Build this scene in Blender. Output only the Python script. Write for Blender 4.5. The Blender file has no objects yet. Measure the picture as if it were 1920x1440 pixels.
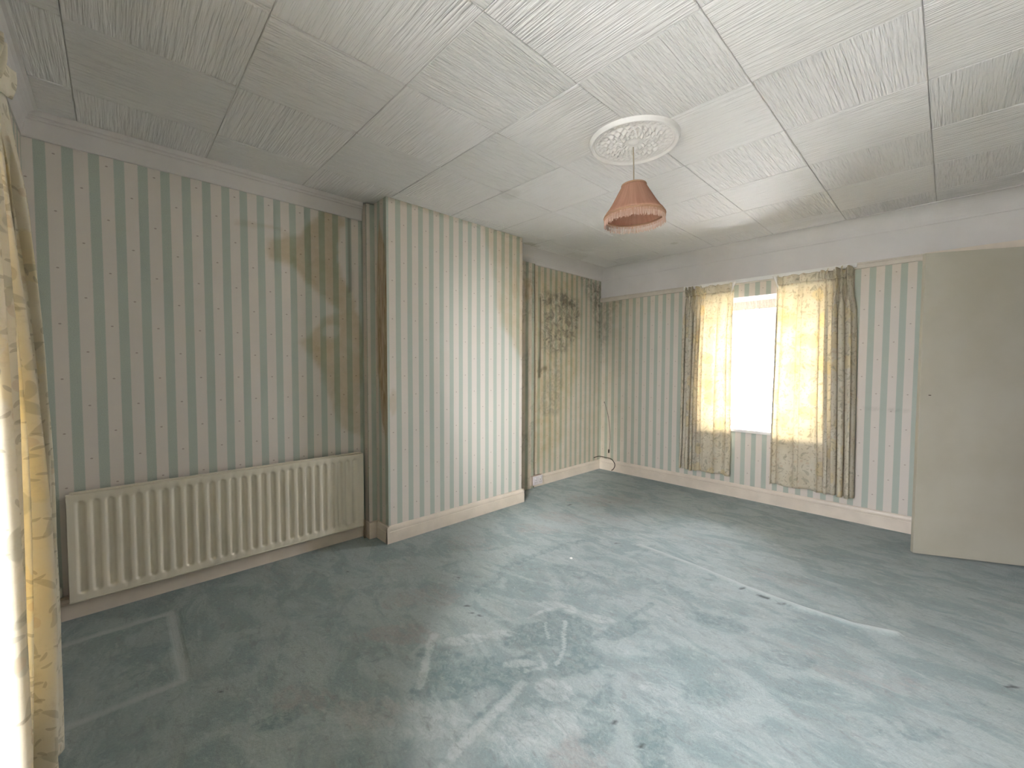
import bpy, bmesh, math, random
import numpy as np
from mathutils import Vector, Matrix

sc = bpy.context.scene
col = sc.collection
random.seed(7)
R = math.radians
PI = math.pi

# ------------------------------------------------------------------ room measures (metres)
XL, XR = -2.976, 0.58          # left wall, right wall
YN, YF = -0.284, 4.351         # near wall, far wall
H = 2.43
XC, YC0, YC1 = -2.7156, 1.3855, 2.7202   # chimney breast face and ends
TW = 0.36                      # wall thickness at the windows
PITCH = 0.0916                 # wallpaper stripe repeat

# ------------------------------------------------------------------ camera
cam = bpy.data.cameras.new('camera'); camo = bpy.data.objects.new('camera', cam); col.objects.link(camo)
cam.sensor_width = 36.0; cam.lens = 36.0 * 780.94 / 1920
cam.clip_start = 0.02
yaw, pit, rol = R(46.3079), R(-2.2974), R(0.1912)
fw = Vector((-math.sin(yaw) * math.cos(pit), math.cos(yaw) * math.cos(pit), math.sin(pit)))
rt = Vector((math.cos(yaw), math.sin(yaw), 0)); up = rt.cross(fw)
rt2 = rt * math.cos(rol) + up * math.sin(rol); up2 = -rt * math.sin(rol) + up * math.cos(rol)
M = Matrix(((rt2.x, up2.x, -fw.x, 0), (rt2.y, up2.y, -fw.y, 0), (rt2.z, up2.z, -fw.z, 1.2539), (0, 0, 0, 1)))
camo.matrix_world = M
sc.camera = camo

# ------------------------------------------------------------------ sky, exposure, window portals
w = bpy.data.worlds.new('overcast_sky'); sc.world = w; w.use_nodes = True
wn = w.node_tree; wn.nodes.clear()
bg = wn.nodes.new('ShaderNodeBackground'); wo = wn.nodes.new('ShaderNodeOutputWorld')
bg.inputs[0].default_value = (0.985, 0.955, 1.02, 1); bg.inputs[1].default_value = 14.0
# standard overcast sky: three times brighter overhead than at the horizon, the same all round
tcw = wn.nodes.new('ShaderNodeTexCoord'); spw = wn.nodes.new('ShaderNodeSeparateXYZ'); wn.links.new(tcw.outputs['Generated'], spw.inputs[0])
mx = wn.nodes.new('ShaderNodeMath'); mx.operation = 'MAXIMUM'; mx.inputs[1].default_value = 0.0; wn.links.new(spw.outputs['Z'], mx.inputs[0])
ma = wn.nodes.new('ShaderNodeMath'); ma.operation = 'MULTIPLY_ADD'; ma.inputs[1].default_value = 21.0; ma.inputs[2].default_value = 10.5
wn.links.new(mx.outputs[0], ma.inputs[0]); wn.links.new(ma.outputs[0], bg.inputs[1])
wn.links.new(bg.outputs[0], wo.inputs[0])
sc.view_settings.view_transform = 'Standard'; sc.view_settings.look = 'None'
sc.view_settings.gamma = 1.0; sc.view_settings.use_curve_mapping = False
sc.view_settings.exposure = 1.86
sc.cycles.max_bounces = 9; sc.cycles.diffuse_bounces = 6; sc.cycles.transparent_max_bounces = 12
sc.cycles.transmission_bounces = 8; sc.cycles.sample_clamp_indirect = 8.0
sc.cycles.caustics_reflective = False; sc.cycles.caustics_refractive = False

sun = bpy.data.lights.new('veiled_sun', 'SUN'); sun.energy = 24.0; sun.angle = R(50); sun.color = (1.0, 0.97, 0.95)
suno = bpy.data.objects.new('veiled_sun', sun); col.objects.link(suno); suno.rotation_euler = Vector((-0.77, 0.64, -0.22)).to_track_quat('-Z', 'Y').to_euler()
W1 = (-1.75, -0.725, 0.66, 1.93)      # far window x0 x1 z0 z1
W2 = (-1.20, -0.22, 0.60, 2.08)        # near window (behind the camera)
def portal(name, x0, x1, z0, z1, y, rx):
    l = bpy.data.lights.new(name, 'AREA'); l.shape = 'RECTANGLE'; l.size = x1 - x0; l.size_y = z1 - z0
    l.cycles.is_portal = True
    o = bpy.data.objects.new(name, l); col.objects.link(o)
    o.location = ((x0 + x1) / 2, y, (z0 + z1) / 2); o.rotation_euler = (rx, 0, 0)
portal('daylight_portal_far', *W1, YF + TW + 0.02, R(-90))
portal('daylight_portal_near', *W2, YN - TW - 0.02, R(90))

# ------------------------------------------------------------------ small helpers
def link(name, me, mats=(), parent=None, smooth=False):
    o = bpy.data.objects.new(name, me); col.objects.link(o)
    for m in (mats if isinstance(mats, (list, tuple)) else [mats]): me.materials.append(m)
    if parent: o.parent = parent
    if smooth: me.polygons.foreach_set('use_smooth', [True] * len(me.polygons))
    return o
def tag(o, label=None, cat=None, group=None, kind=None):
    if label: o['label'] = label
    if cat: o['category'] = cat
    if group: o['group'] = group
    if kind: o['kind'] = kind
    return o
def empty(name, loc=(0, 0, 0), rz=0):
    o = bpy.data.objects.new(name, None); col.objects.link(o); o.location = loc; o.rotation_euler = (0, 0, rz)
    o.empty_display_size = 0.1
    return o
class MB:
    def __init__(s): s.v = []; s.f = []; s.m = []
    def box(s, x0, x1, y0, y1, z0, z1, m=0):
        b = len(s.v)
        s.v += [(x, y, z) for z in (z0, z1) for y in (y0, y1) for x in (x0, x1)]
        for q in ((0, 2, 3, 1), (4, 5, 7, 6), (0, 1, 5, 4), (2, 6, 7, 3), (0, 4, 6, 2), (1, 3, 7, 5)):
            s.f.append(tuple(b + i for i in q)); s.m.append(m)
        return s
    def grid(s, P, nu, nv, m=0, flip=False, skip=None, mf=None):
        b = len(s.v); s.v += P            # P: nu*nv points, index u*nv+v
        for i in range(nu - 1):
            for j in range(nv - 1):
                if skip and skip(i, j): continue
                q = (b + i * nv + j, b + (i + 1) * nv + j, b + (i + 1) * nv + j + 1, b + i * nv + j + 1)
                s.f.append(q[::-1] if flip else q); s.m.append(mf(i, j) if mf else m)
        return s
    def prism(s, prof, p0, p1, updir=(0, 0, 1), m=0):
        # prof: list of (out, z) closed; swept from p0 to p1 (xy), out is to the left of p0->p1
        d = Vector((p1[0] - p0[0], p1[1] - p0[1], 0)).normalized(); nrm = Vector((-d.y, d.x, 0))
        b = len(s.v); n = len(prof)
        for p in (p0, p1):
            for (o, z) in prof: s.v.append((p[0] + nrm.x * o, p[1] + nrm.y * o, z))
        for i in range(n):
            j = (i + 1) % n; s.f.append((b + i, b + j, b + n + j, b + n + i)); s.m.append(m)
        s.f.append(tuple(b + i for i in range(n))[::-1]); s.m.append(m)
        s.f.append(tuple(b + n + i for i in range(n))); s.m.append(m)
        return s
    def lathe(s, prof, c=(0, 0), n=32, m=0, close=False):
        b = len(s.v); k = len(prof)
        for i in range(n):
            a = 2 * PI * i / n
            for (r, z) in prof: s.v.append((c[0] + r * math.cos(a), c[1] + r * math.sin(a), z))
        for i in range(n):
            for j in range(k - 1 + (1 if close else 0)):
                j2 = (j + 1) % k; i2 = (i + 1) % n
                s.f.append((b + i * k + j, b + i2 * k + j, b + i2 * k + j2, b + i * k + j2)); s.m.append(m)
        return s
    def tube(s, pts, r, n=8, m=0):
        pts = [Vector(p) for p in pts]; b = len(s.v); prev = None
        for i, p in enumerate(pts):
            d = (pts[min(i + 1, len(pts) - 1)] - pts[max(i - 1, 0)]).normalized()
            a = Vector((0, 0, 1)) if abs(d.z) < 0.9 else Vector((1, 0, 0))
            if prev is not None: a = prev
            u = d.cross(a).normalized(); v = u.cross(d).normalized(); prev = v
            rr = r[i] if isinstance(r, (list, tuple)) else r
            for k in range(n):
                t = 2 * PI * k / n; q = p + u * math.cos(t) * rr + v * math.sin(t) * rr; s.v.append(tuple(q))
        for i in range(len(pts) - 1):
            for k in range(n):
                k2 = (k + 1) % n
                s.f.append((b + i * n + k, b + i * n + k2, b + (i + 1) * n + k2, b + (i + 1) * n + k)); s.m.append(m)
        s.f.append(tuple(b + k for k in range(n))); s.m.append(m)
        e = b + (len(pts) - 1) * n
        s.f.append(tuple(e + k for k in range(n))[::-1]); s.m.append(m)
        return s
    def build(s, name, mats, parent=None, smooth=False, bevel=0, uvf=None, fixn=True, seg=2):
        me = bpy.data.meshes.new(name); me.from_pydata(s.v, [], s.f)
        o = link(name, me, mats, parent)
        me.polygons.foreach_set('material_index', s.m)
        if fixn or bevel:
            bm = bmesh.new(); bm.from_mesh(me)
            if fixn: bmesh.ops.recalc_face_normals(bm, faces=bm.faces)
            if bevel:
                ed = [e for e in bm.edges if len(e.link_faces) == 2 and e.calc_face_angle(0) > 0.6]
                bmesh.ops.bevel(bm, geom=ed, offset=bevel, segments=seg, affect='EDGES', profile=0.6, clamp_overlap=True)
            bm.to_mesh(me); bm.free()
        if smooth: me.polygons.foreach_set('use_smooth', [True] * len(me.polygons))
        if uvf is not None:
            uv = me.uv_layers.new(name='UVMap'); n = len(me.loops)
            vi = np.empty(n, dtype=np.int32); me.loops.foreach_get('vertex_index', vi)
            co = np.empty(len(me.vertices) * 3); me.vertices.foreach_get('co', co); co = co.reshape(-1, 3)
            nr = np.empty(len(me.polygons) * 3); me.polygons.foreach_get('normal', nr); nr = nr.reshape(-1, 3)
            lt = np.empty(len(me.polygons), dtype=np.int32); me.polygons.foreach_get('loop_total', lt)
            ln = np.repeat(nr, lt, axis=0)
            uv.data.foreach_set('uv', uvf(co[vi], ln).astype(np.float32).ravel())
        me.update()
        return o
def setattr_color(o, name, arr):
    a = o.data.color_attributes.new(name=name, type='FLOAT_COLOR', domain='POINT')
    full = np.ones((len(o.data.vertices), 4), dtype=np.float32); full[:, :arr.shape[1]] = arr
    a.data.foreach_set('color', full.ravel())
def coords(o):
    co = np.empty(len(o.data.vertices) * 3); o.data.vertices.foreach_get('co', co); return co.reshape(-1, 3)
# ---- numpy noise + soft masks
def vnoise(x, y, seed=0):
    xi = np.floor(x).astype(np.int64); yi = np.floor(y).astype(np.int64); fx = x - xi; fy = y - yi
    def h(a, b):
        n = (a * 374761393 + b * 668265263 + seed * 974634777) & 0x7fffffff
        n = ((n ^ (n >> 13)) * 1274126177) & 0x7fffffff
        return ((n ^ (n >> 16)) & 0xffff) / 65535.0
    sx = fx * fx * (3 - 2 * fx); sy = fy * fy * (3 - 2 * fy)
    a = h(xi, yi) * (1 - sx) + h(xi + 1, yi) * sx; b = h(xi, yi + 1) * (1 - sx) + h(xi + 1, yi + 1) * sx
    return a * (1 - sy) + b * sy
def fbm(x, y, seed=0, o=4):
    s = 0; a = 0.5; t = 0
    for i in range(o):
        s = s + a * vnoise(x * 2 ** i, y * 2 ** i, seed + i * 17); t += a; a *= 0.5
    return s / t
def sstep(a, b, x):
    t = np.clip((x - a) / (b - a), 0, 1); return t * t * (3 - 2 * t)
def segdist(x, y, a, b):
    ax, ay = a; bx, by = b; dx, dy = bx - ax, by - ay; L = dx * dx + dy * dy + 1e-12
    t = np.clip(((x - ax) * dx + (y - ay) * dy) / L, 0, 1)
    return np.hypot(x - ax - t * dx, y - ay - t * dy)
def polymask(x, y, P, soft=0.03, warp=0.05, wf=8, seed=1):
    x = x + (fbm(x * wf, y * wf, seed) - 0.5) * warp * 2; y = y + (fbm(x * wf + 9, y * wf + 5, seed + 3) - 0.5) * warp * 2
    ins = np.zeros(x.shape, bool); d = np.full(x.shape, 9.0)
    for i in range(len(P)):
        a, b = P[i], P[(i + 1) % len(P)]
        d = np.minimum(d, segdist(x, y, a, b))
        c = ((a[1] > y) != (b[1] > y)) & (x < (b[0] - a[0]) * (y - a[1]) / (b[1] - a[1] + 1e-12) + a[0])
        ins ^= c
    return sstep(-soft, soft, np.where(ins, d, -d))
def linemask(x, y, P, wdt=0.02, warp=0.015, seed=1, wf=10):
    x = x + (fbm(x * wf, y * wf, seed) - 0.5) * warp * 2; y = y + (fbm(x * wf + 9, y * wf + 5, seed + 3) - 0.5) * warp * 2
    d = np.full(x.shape, 9.0)
    for a, b in zip(P[:-1], P[1:]): d = np.minimum(d, segdist(x, y, a, b))
    return 1 - sstep(wdt * 0.3, wdt, d)
def blob(x, y, c, r, ang=0, asp=1.0, warp=0.5, seed=1):
    dx, dy = x - c[0], y - c[1]; ca, sa = math.cos(ang), math.sin(ang)
    u = (dx * ca + dy * sa) / (r * asp); v = (-dx * sa + dy * ca) / r
    d = np.hypot(u, v) + (fbm(x * 6 + seed, y * 6, seed) - 0.5) * warp * 2
    return 1 - sstep(0.6, 1.05, d)

# ------------------------------------------------------------------ material helpers
class NT:
    def __init__(s, name):
        s.mat = bpy.data.materials.new(name); s.mat.use_nodes = True; s.t = s.mat.node_tree; s.t.nodes.clear()
        s.out = s.t.nodes.new('ShaderNodeOutputMaterial')
    def n(s, typ, ins=None, **kw):
        nd = s.t.nodes.new('ShaderNode' + typ)
        for k, v in kw.items(): setattr(nd, k, v)
        if ins:
            for k, v in ins.items(): s.put(nd.inputs[k], v)
        return nd
    def put(s, inp, v):
        if isinstance(v, bpy.types.NodeSocket): s.t.links.new(v, inp)
        elif isinstance(v, bpy.types.Node): s.t.links.new(v.outputs[0], inp)
        else:
            if isinstance(v, (tuple, list)) and len(v) == 3 and inp.type == 'RGBA': v = (*v, 1)
            inp.default_value = v
    def m(s, op, a, b=0.0, c=None, clamp=False):
        nd = s.t.nodes.new('ShaderNodeMath'); nd.operation = op; nd.use_clamp = clamp
        s.put(nd.inputs[0], a); s.put(nd.inputs[1], b)
        if c is not None: s.put(nd.inputs[2], c)
        return nd.outputs[0]
    def ss(s, lo, hi, v):
        nd = s.t.nodes.new('ShaderNodeMapRange'); nd.interpolation_type = 'SMOOTHSTEP'
        s.put(nd.inputs[0], v); nd.inputs[1].default_value = lo; nd.inputs[2].default_value = hi
        return nd.outputs[0]
    def mix(s, f, a, b, bt='MIX'):
        nd = s.t.nodes.new('ShaderNodeMix'); nd.data_type = 'RGBA'; nd.blend_type = bt
        s.put(nd.inputs[0], f); s.put(nd.inputs[6], a); s.put(nd.inputs[7], b); return nd.outputs[2]
    def noise(s, vec, scale, detail=3, rough=0.55, dist=0.0):
        nd = s.n('TexNoise', {'Scale': scale, 'Detail': detail, 'Roughness': rough, 'Distortion': dist})
        if vec is not None: s.put(nd.inputs['Vector'], vec)
        return nd
    def bump(s, h, strength=0.3, dist=0.01):
        return s.n('Bump', {'Height': h, 'Strength': strength, 'Distance': dist}).outputs[0]
    def pr(s, color, rough=0.6, normal=None, spec=0.4, metal=0.0):
        b = s.n('BsdfPrincipled', {'Base Color': color, 'Roughness': rough, 'Specular IOR Level': spec, 'Metallic': metal})
        if normal is not None: s.put(b.inputs['Normal'], normal)
        s.t.links.new(b.outputs[0], s.out.inputs[0]); return b
def obco(t): return t.n('TexCoord').outputs['Object']
def sep(t, v):
    nd = t.n('SeparateXYZ'); t.put(nd.inputs[0], v); return nd.outputs
def comb(t, x, y, z=0.0):
    nd = t.n('CombineXYZ'); t.put(nd.inputs[0], x); t.put(nd.inputs[1], y); t.put(nd.inputs[2], z); return nd.outputs[0]

def paint_mat(name, c, rough=0.45, var=0.06, bump=0.08, scale=14, spec=0.35):
    t = NT(name); v = obco(t)
    n1 = t.noise(v, scale, 4); n2 = t.noise(v, scale * 9, 2)
    dark = tuple(x * (1 - var * 2) for x in c)
    cc = t.mix(t.ss(0.3, 0.7, n1.outputs[0]), dark, c)
    t.pr(cc, rough, t.bump(n2.outputs[0], bump, 0.002), spec); return t.mat

# wallpaper: striped, from UV metres; 'stain' attribute holds damp and browner areas (R), mould and darker areas (G), rust (B)
def wallpaper():
    t = NT('striped_wallpaper')
    uv = t.n('TexCoord').outputs['UV']; u, v, _ = sep(t, uv)
    nz = t.noise(comb(t, t.m('MULTIPLY', u, 6.0), t.m('MULTIPLY', v, 1.0)), 1.0, 2)
    wob = t.m('MULTIPLY', t.m('SUBTRACT', nz.outputs[0], 0.5), 0.006)
    k = t.m('DIVIDE', t.m('ADD', u, wob), PITCH)
    fr = t.m('SUBTRACT', k, t.m('FLOOR', t.m('ADD', k, 0.5)))           # -0.5..0.5, 0 at green centre
    grain = t.noise(uv, 260.0, 2)
    g1 = t.m('MULTIPLY', t.m('SUBTRACT', grain.outputs[0], 0.5), 0.05)
    green = t.m('SUBTRACT', 1.0, t.ss(0.195, 0.24, t.m('ADD', t.m('ABSOLUTE', fr), g1)))
    speck = t.ss(0.42, 0.62, t.noise(uv, 420.0, 2).outputs[0])
    pale = (0.70, 0.645, 0.595)
    gcol = t.mix(speck, (0.50, 0.55, 0.49), (0.40, 0.45, 0.40))
    base = t.mix(green, pale, gcol)
    # little motif between the green bands
    kp = t.m('SUBTRACT', k, 0.5); ci = t.m('FLOOR', t.m('ADD', kp, 0.5)); du = t.m('MULTIPLY', t.m('SUBTRACT', kp, ci), PITCH)
    odd = t.m('ABSOLUTE', t.m('MODULO', ci, 2.0))
    vv = t.m('DIVIDE', t.m('ADD', t.m('SUBTRACT', v, 0.115), t.m('MULTIPLY', odd, 0.134)), 0.2685)
    dv = t.m('MULTIPLY', t.m('SUBTRACT', vv, t.m('FLOOR', t.m('ADD', vv, 0.5))), 0.2685)
    rr = t.m('SQRT', t.m('ADD', t.m('POWER', t.m('DIVIDE', du, 0.0062), 2.0), t.m('POWER', t.m('DIVIDE', dv, 0.0040), 2.0)))
    dot = t.m('SUBTRACT', 1.0, t.ss(0.6, 1.1, rr))
    base = t.mix(t.m('MULTIPLY', dot, 0.62), base, (0.26, 0.19, 0.16))
    at = t.n('Attribute', attribute_name='stain'); sr = t.n('SeparateColor'); t.put(sr.inputs[0], at.outputs['Color'])
    dn = t.noise(uv, 7.0, 5, 0.65)
    damp = t.m('MULTIPLY', sr.outputs[0], t.ss(0.15, 0.75, dn.outputs[0]))
    damp = t.m('ADD', t.m('MULTIPLY', damp, 0.5), t.m('MULTIPLY', sr.outputs[0], 0.5))
    base = t.mix(damp, base, t.mix(1.0, base, (0.75, 0.66, 0.47), 'MULTIPLY'))
    mn = t.noise(uv, 13.0, 7, 0.75, 1.2)
    mould_dark = t.m('MULTIPLY', sr.outputs[1], t.ss(0.36, 0.68, mn.outputs[0]))
    base = t.mix(t.m('MULTIPLY', mould_dark, 0.88), base, (0.14, 0.125, 0.10))
    rn = t.noise(comb(t, t.m('MULTIPLY', u, 40.0), t.m('MULTIPLY', v, 5.0)), 1.0, 5, 0.65, 0.8)
    rcol = t.mix(t.ss(0.35, 0.65, rn.outputs[0]), (0.32, 0.20, 0.09), (0.60, 0.48, 0.32))
    base = t.mix(sr.outputs[2], base, rcol)
    base = t.mix(t.m('SUBTRACT', 1.0, at.outputs['Alpha'], clamp=True), base, (0.09, 0.07, 0.045))
    hb = t.m('ADD', t.noise(uv, 9.0, 3).outputs[0], t.m('MULTIPLY', grain.outputs[0], 0.12))
    t.pr(base, 0.72, t.bump(hb, 0.25, 0.004), 0.25)
    return t.mat
M_PAPER = wallpaper()
M_WHITE = paint_mat('white_emulsion', (0.66, 0.63, 0.61), 0.75, 0.02, 0.15, 6)
M_GLOSSW = paint_mat('white_gloss_paint', (0.78, 0.77, 0.74), 0.35, 0.02, 0.05, 6)
M_SKIRT = paint_mat('cream_gloss_paint', (0.74, 0.655, 0.56), 0.38, 0.05, 0.10, 7)
M_RAIL = paint_mat('beige_rail_paint', (0.62, 0.56, 0.48), 0.45, 0.05, 0.08, 9)
M_BRICK = paint_mat('outer_render', (0.5, 0.48, 0.45), 0.9, 0.1, 0.2, 3)

# ------------------------------------------------------------------ FLOOR (fitted carpet)
SEAM = [(-1.46, 2.64), (-1.07, 2.62), (-0.75, 2.575), (-0.5, 2.565), (-0.28, 2.58), (-0.13, 2.64)]
def carpet():
    t = NT('teal_carpet'); v = obco(t)
    at = t.n('Attribute', attribute_name='pile'); s = t.n('SeparateColor'); t.put(s.inputs[0], at.outputs['Color'])
    mp = t.n('Mapping', {'Rotation': (0, 0, R(25)), 'Scale': (1.0, 1.8, 1)}); t.put(mp.inputs[0], v)
    a = t.ss(0.44, 0.60, t.noise(mp.outputs[0], 3.2, 5, 0.62, 0.9).outputs[0])
    mp2 = t.n('Mapping', {'Rotation': (0, 0, R(-40)), 'Scale': (1.0, 2.4, 1), 'Location': (3, 1, 0)}); t.put(mp2.inputs[0], v)
    b = t.ss(0.46, 0.66, t.noise(mp2.outputs[0], 6.0, 4, 0.6, 0.7).outputs[0])
    c = t.noise(v, 90.0, 3, 0.7).outputs[0]
    f = t.noise(v, 700.0, 2, 0.6).outputs[0]
    pale = (0.345, 0.41, 0.405); teal = (0.17, 0.25, 0.252); brown = (0.33, 0.315, 0.30)
    cc = t.mix(t.m('MULTIPLY', a, 0.62), pale, teal)
    cc = t.mix(t.m('MULTIPLY', b, 0.42), cc, (0.29, 0.325, 0.32))
    rg = t.noise(v, 16.0, 5, 0.68, 0.8).outputs[0]; rg2 = t.noise(mp2.outputs[0], 11.0, 5, 0.68, 0.8).outputs[0]
    def rag(a_, nz_, k, lo=0.22, hi=0.80):
        m_ = t.ss(lo, hi, t.m('ADD', a_, t.m('MULTIPLY', t.m('SUBTRACT', nz_, 0.5), 1.5)))
        return t.m('MULTIPLY', m_, t.ss(0.02, 0.2, a_)) if k == 1 else t.m('MULTIPLY', t.m('MULTIPLY', m_, t.ss(0.02, 0.2, a_)), k)
    cc = t.mix(rag(s.outputs[2], rg2, 0.75), cc, brown)
    dk = t.mix(t.ss(.42, .58, t.noise(v, 28.0, 5, .7, .6).outputs[0]), (0.15, 0.225, 0.228), (0.23, 0.30, 0.30))
    cc = t.mix(rag(s.outputs[0], rg, 0.85), cc, dk)
    cc = t.mix(rag(s.outputs[1], rg2, 0.60), cc, (0.53, 0.58, 0.57))
    d1 = t.ss(0.52, 0.68, t.noise(mp.outputs[0], 9.0, 5, 0.7, 1.4).outputs[0])
    cc = t.mix(t.m('MULTIPLY', d1, 0.42), cc, (0.22, 0.26, 0.255))
    mp3 = t.n('Mapping', {'Rotation': (0, 0, R(20)), 'Scale': (1.0, 1.9, 1), 'Location': (7, 2, 0)}); t.put(mp3.inputs[0], v)
    d2 = t.ss(0.54, 0.68, t.noise(mp3.outputs[0], 14.0, 5, 0.72, 1.0).outputs[0]); d3 = t.ss(0.54, 0.70, t.noise(mp.outputs[0], 22.0, 4, 0.7, 0.8).outputs[0])
    cc = t.mix(t.m('MULTIPLY', d2, 0.50), cc, (0.205, 0.225, 0.22))
    cc = t.mix(t.m('MULTIPLY', d3, 0.36), cc, (0.50, 0.55, 0.54))
    sm = t.m('ADD', t.m('MULTIPLY', t.m('SUBTRACT', c, 0.5), 0.9), t.m('MULTIPLY', t.m('SUBTRACT', f, 0.5), 0.6))
    cc = t.mix(t.m('ADD', 0.5, sm, clamp=True), t.mix(1.0, cc, (0.74, 0.74, 0.74), 'MULTIPLY'), t.mix(1.0, cc, (1.22, 1.22, 1.22), 'MULTIPLY'))
    at2 = t.n('Attribute', attribute_name='tears')
    s2 = t.n('SeparateColor'); t.put(s2.inputs[0], at2.outputs['Color'])
    cc = t.mix(s2.outputs[1], cc, (0.47, 0.52, 0.51))
    cc = t.mix(s2.outputs[0], cc, (0.02, 0.025, 0.025))
    hb = t.m('ADD', t.m('ADD', t.m('MULTIPLY', f, 0.6), t.m('MULTIPLY', c, 0.8)), t.m('MULTIPLY', t.m('ADD', a, b), -0.12))
    bs = t.pr(cc, 0.95, t.bump(hb, 0.7, 0.006), 0.1)
    bs.inputs['Sheen Weight'].default_value = 0.25; bs.inputs['Sheen Roughness'].default_value = 0.5
    return t.mat
M_CARPET = carpet()
st = 0.0125
xs = np.arange(XL, XR + st * 0.5, st); ys = np.arange(YN, YF + st * 0.5, st)
xs[-1] = XR; ys[-1] = YF
X, Y = np.meshgrid(xs, ys, indexing='ij'); X = X.ravel(); Y = Y.ravel()
dseam = np.full(X.shape, 9.0)
for a, b in zip(SEAM[:-1], SEAM[1:]): dseam = np.minimum(dseam, segdist(X, Y, a, b))
ridge = np.exp(-(dseam / 0.022) ** 2)
Z = 0.004 * (fbm(X * 2.2, Y * 2.2, 5) - 0.5) + 0.016 * ridge
def rect_line(P, wd): return linemask(X, Y, P + [P[0]], wd, 0.004, 3)
IMP = [(-2.71, -0.215), (-2.70, 0.185), (-2.08, 0.172), (-2.08, -0.215)]
imp = linemask(X, Y, [IMP[0], IMP[1], IMP[2], IMP[3]], 0.03, 0.006, 3)
Z = Z - 0.004 * imp
edge = np.minimum.reduce([X - XL, XR - X, Y - YN, YF - Y])
Z = Z * sstep(0, 0.08, edge)
mb = MB().grid(list(map(tuple, np.stack([X, Y, Z], 1).tolist())), len(xs), len(ys))
b0 = len(mb.v); mb.box(XL - .3, XR + 1.4, YN - .36, YF + .36, -0.2, -0.012)
floor = mb.build('floor', M_CARPET, smooth=False, fixn=False)
tag(floor, 'worn teal green fitted carpet covering the whole floor', 'floor', kind='structure')
co = coords(floor); x, y = co[:, 0], co[:, 1]
dark = np.zeros(len(x)); lite = np.zeros(len(x)); brn = np.zeros(len(x)); tear = np.zeros(len(x))
# dark, trodden pile
for i, (c, r, ang, asp, k) in enumerate([
    ((-1.27, 1.44), .13, .9, 1.7, .85), ((-1.43, 1.36), .06, .5, 1.8, .5), ((-1.08, 1.40), .12, 1.2, 1.4, .75), ((-1.28, 1.60), .07, .4, 2.0, .7),
    ((-0.86, 1.30), .09, 2.0, 2.6, .6), ((-1.30, 1.00), .13, 1.0, 2.2, .8), ((-1.50, 1.00), .07, .8, 2.2, .7), ((-1.02, 1.76), .05, 1.3, 3.6, .7),
    ((-0.77, 2.12), .08, .4, 1.8, .6), ((-0.44, 2.08), .08, .7, 2.0, .55), ((-0.60, 1.60), .10, 1.0, 1.8, .55), ((-0.06, 1.95), .10, .5, 1.8, .4),
    ((-0.34, 1.92), .08, .6, 1.8, .5), ((-1.56, 2.0), .10, .4, 2.4, .5), ((-1.66, 1.66), .09, .8, 1.6, .5), ((-0.40, 2.42), .09, .2, 1.8, .45),
    ((-0.64, 1.25), .07, 2.1, 2.4, .7), ((-1.70, .78), .06, .7, 1.6, .5), ((-1.61, .39), .06, 1.3, 2.2, .6), ((-2.09, .75), .07, .8, 2.0, .4),
    ((-1.18, 1.18), .09, 1.7, 2.0, .7), ((-1.02, 1.06), .07, 1.2, 2.6, .55), ((-2.35, 0.0), .20, .1, 1.2, .35), ((-1.95, 1.75), .09, .4, 2.2, .35),
    ((-1.0, 2.25), .10, .3, 2.6, .45), ((-1.35, 2.2), .11, .5, 1.8, .45), ((0.05, 2.3), .10, .3, 1.8, .4), ((-0.8, 1.7), .09, .9, 2.0, .45),
    ((-0.95, 1.95), .05, 1.3, 3.0, .4), ((-2.0, 3.9), .12, .2, 2.2, .35), ((-1.2, 2.9), .06, 0.1, 4, .3), ((-0.5, 3.2), .10, .3, 2.2, .3)]):
    dark = np.maximum(dark, k * blob(x, y, c, r, ang, asp, 0.55, i + 2))
# pale brushed pile, plus a wide patch of painted daylight below the far window
for i, (c, r, ang, asp, k) in enumerate([
    ((-1.22, 1.20), .05, .9, 2.5, .6), ((-1.02, 1.22), .07, .5, 1.3, .6), ((-0.97, 0.98), .14, 1.2, 1.7, .5), ((-1.36, 1.66), .07, .4, 2.2, .6),
    ((-1.16, 1.72), .05, .5, 2.4, .55), ((-1.40, 1.30), .045, 1.0, 2.2, .55), ((-1.50, 1.13), .04, 1.0, 3.2, .6), ((-0.72, 1.45), .10, 1.0, 1.6, .4),
    ((-1.22, 0.80), .13, 1.2, 1.5, .5), ((-1.40, .62), .12, 1.0, 1.6, .35), ((-0.95, 2.02), .10, .5, 2.0, .3), ((-1.55, 2.8), .10, .3, 3.5, .35),
    ((-1.3, 3.5), .25, .2, 2.2, .3), ((-0.8, 3.3), .10, .1, 3.5, .3), ((-2.0, 2.2), .10, .6, 2.2, .25), ((-1.68, 2.1), .10, .5, 2.2, .3)]):
    lite = np.maximum(lite, k * blob(x, y, c, r, ang, asp, 0.6, i + 40))
for L, wd, k in [([(-1.62, 1.05), (-1.50, .93), (-1.39, .83)], .03, .8), ([(-1.27, 1.58), (-1.14, 1.41), (-1.10, 1.33)], .018, .8),
                 ([(-1.12, 1.14), (-1.10, .95), (-1.06, .72)], .035, .7), ([(-1.33, 1.50), (-1.24, 1.42)], .014, .7), ([(-1.41, 1.47), (-1.40, 1.57), (-1.36, 1.68)], .02, .7),
                 ([(-1.02, 1.20), (-.88, 1.23), (-.8, 1.28)], .015, .5), ([(-1.20, 1.32), (-1.12, 1.28), (-1.16, 1.20)], .02, .6), ([(-.1, 2.64), (.25, 2.75)], .02, .3)]:
    lite = np.maximum(lite, k * linemask(x, y, L, wd, 0.012, 9))
mark = 0.85 * linemask(x, y, IMP, 0.030, 0.004, 3) * (.6 + .6 * fbm(x * 9, y * 9, 5))
ds = np.full(x.shape, 9.0)
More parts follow.
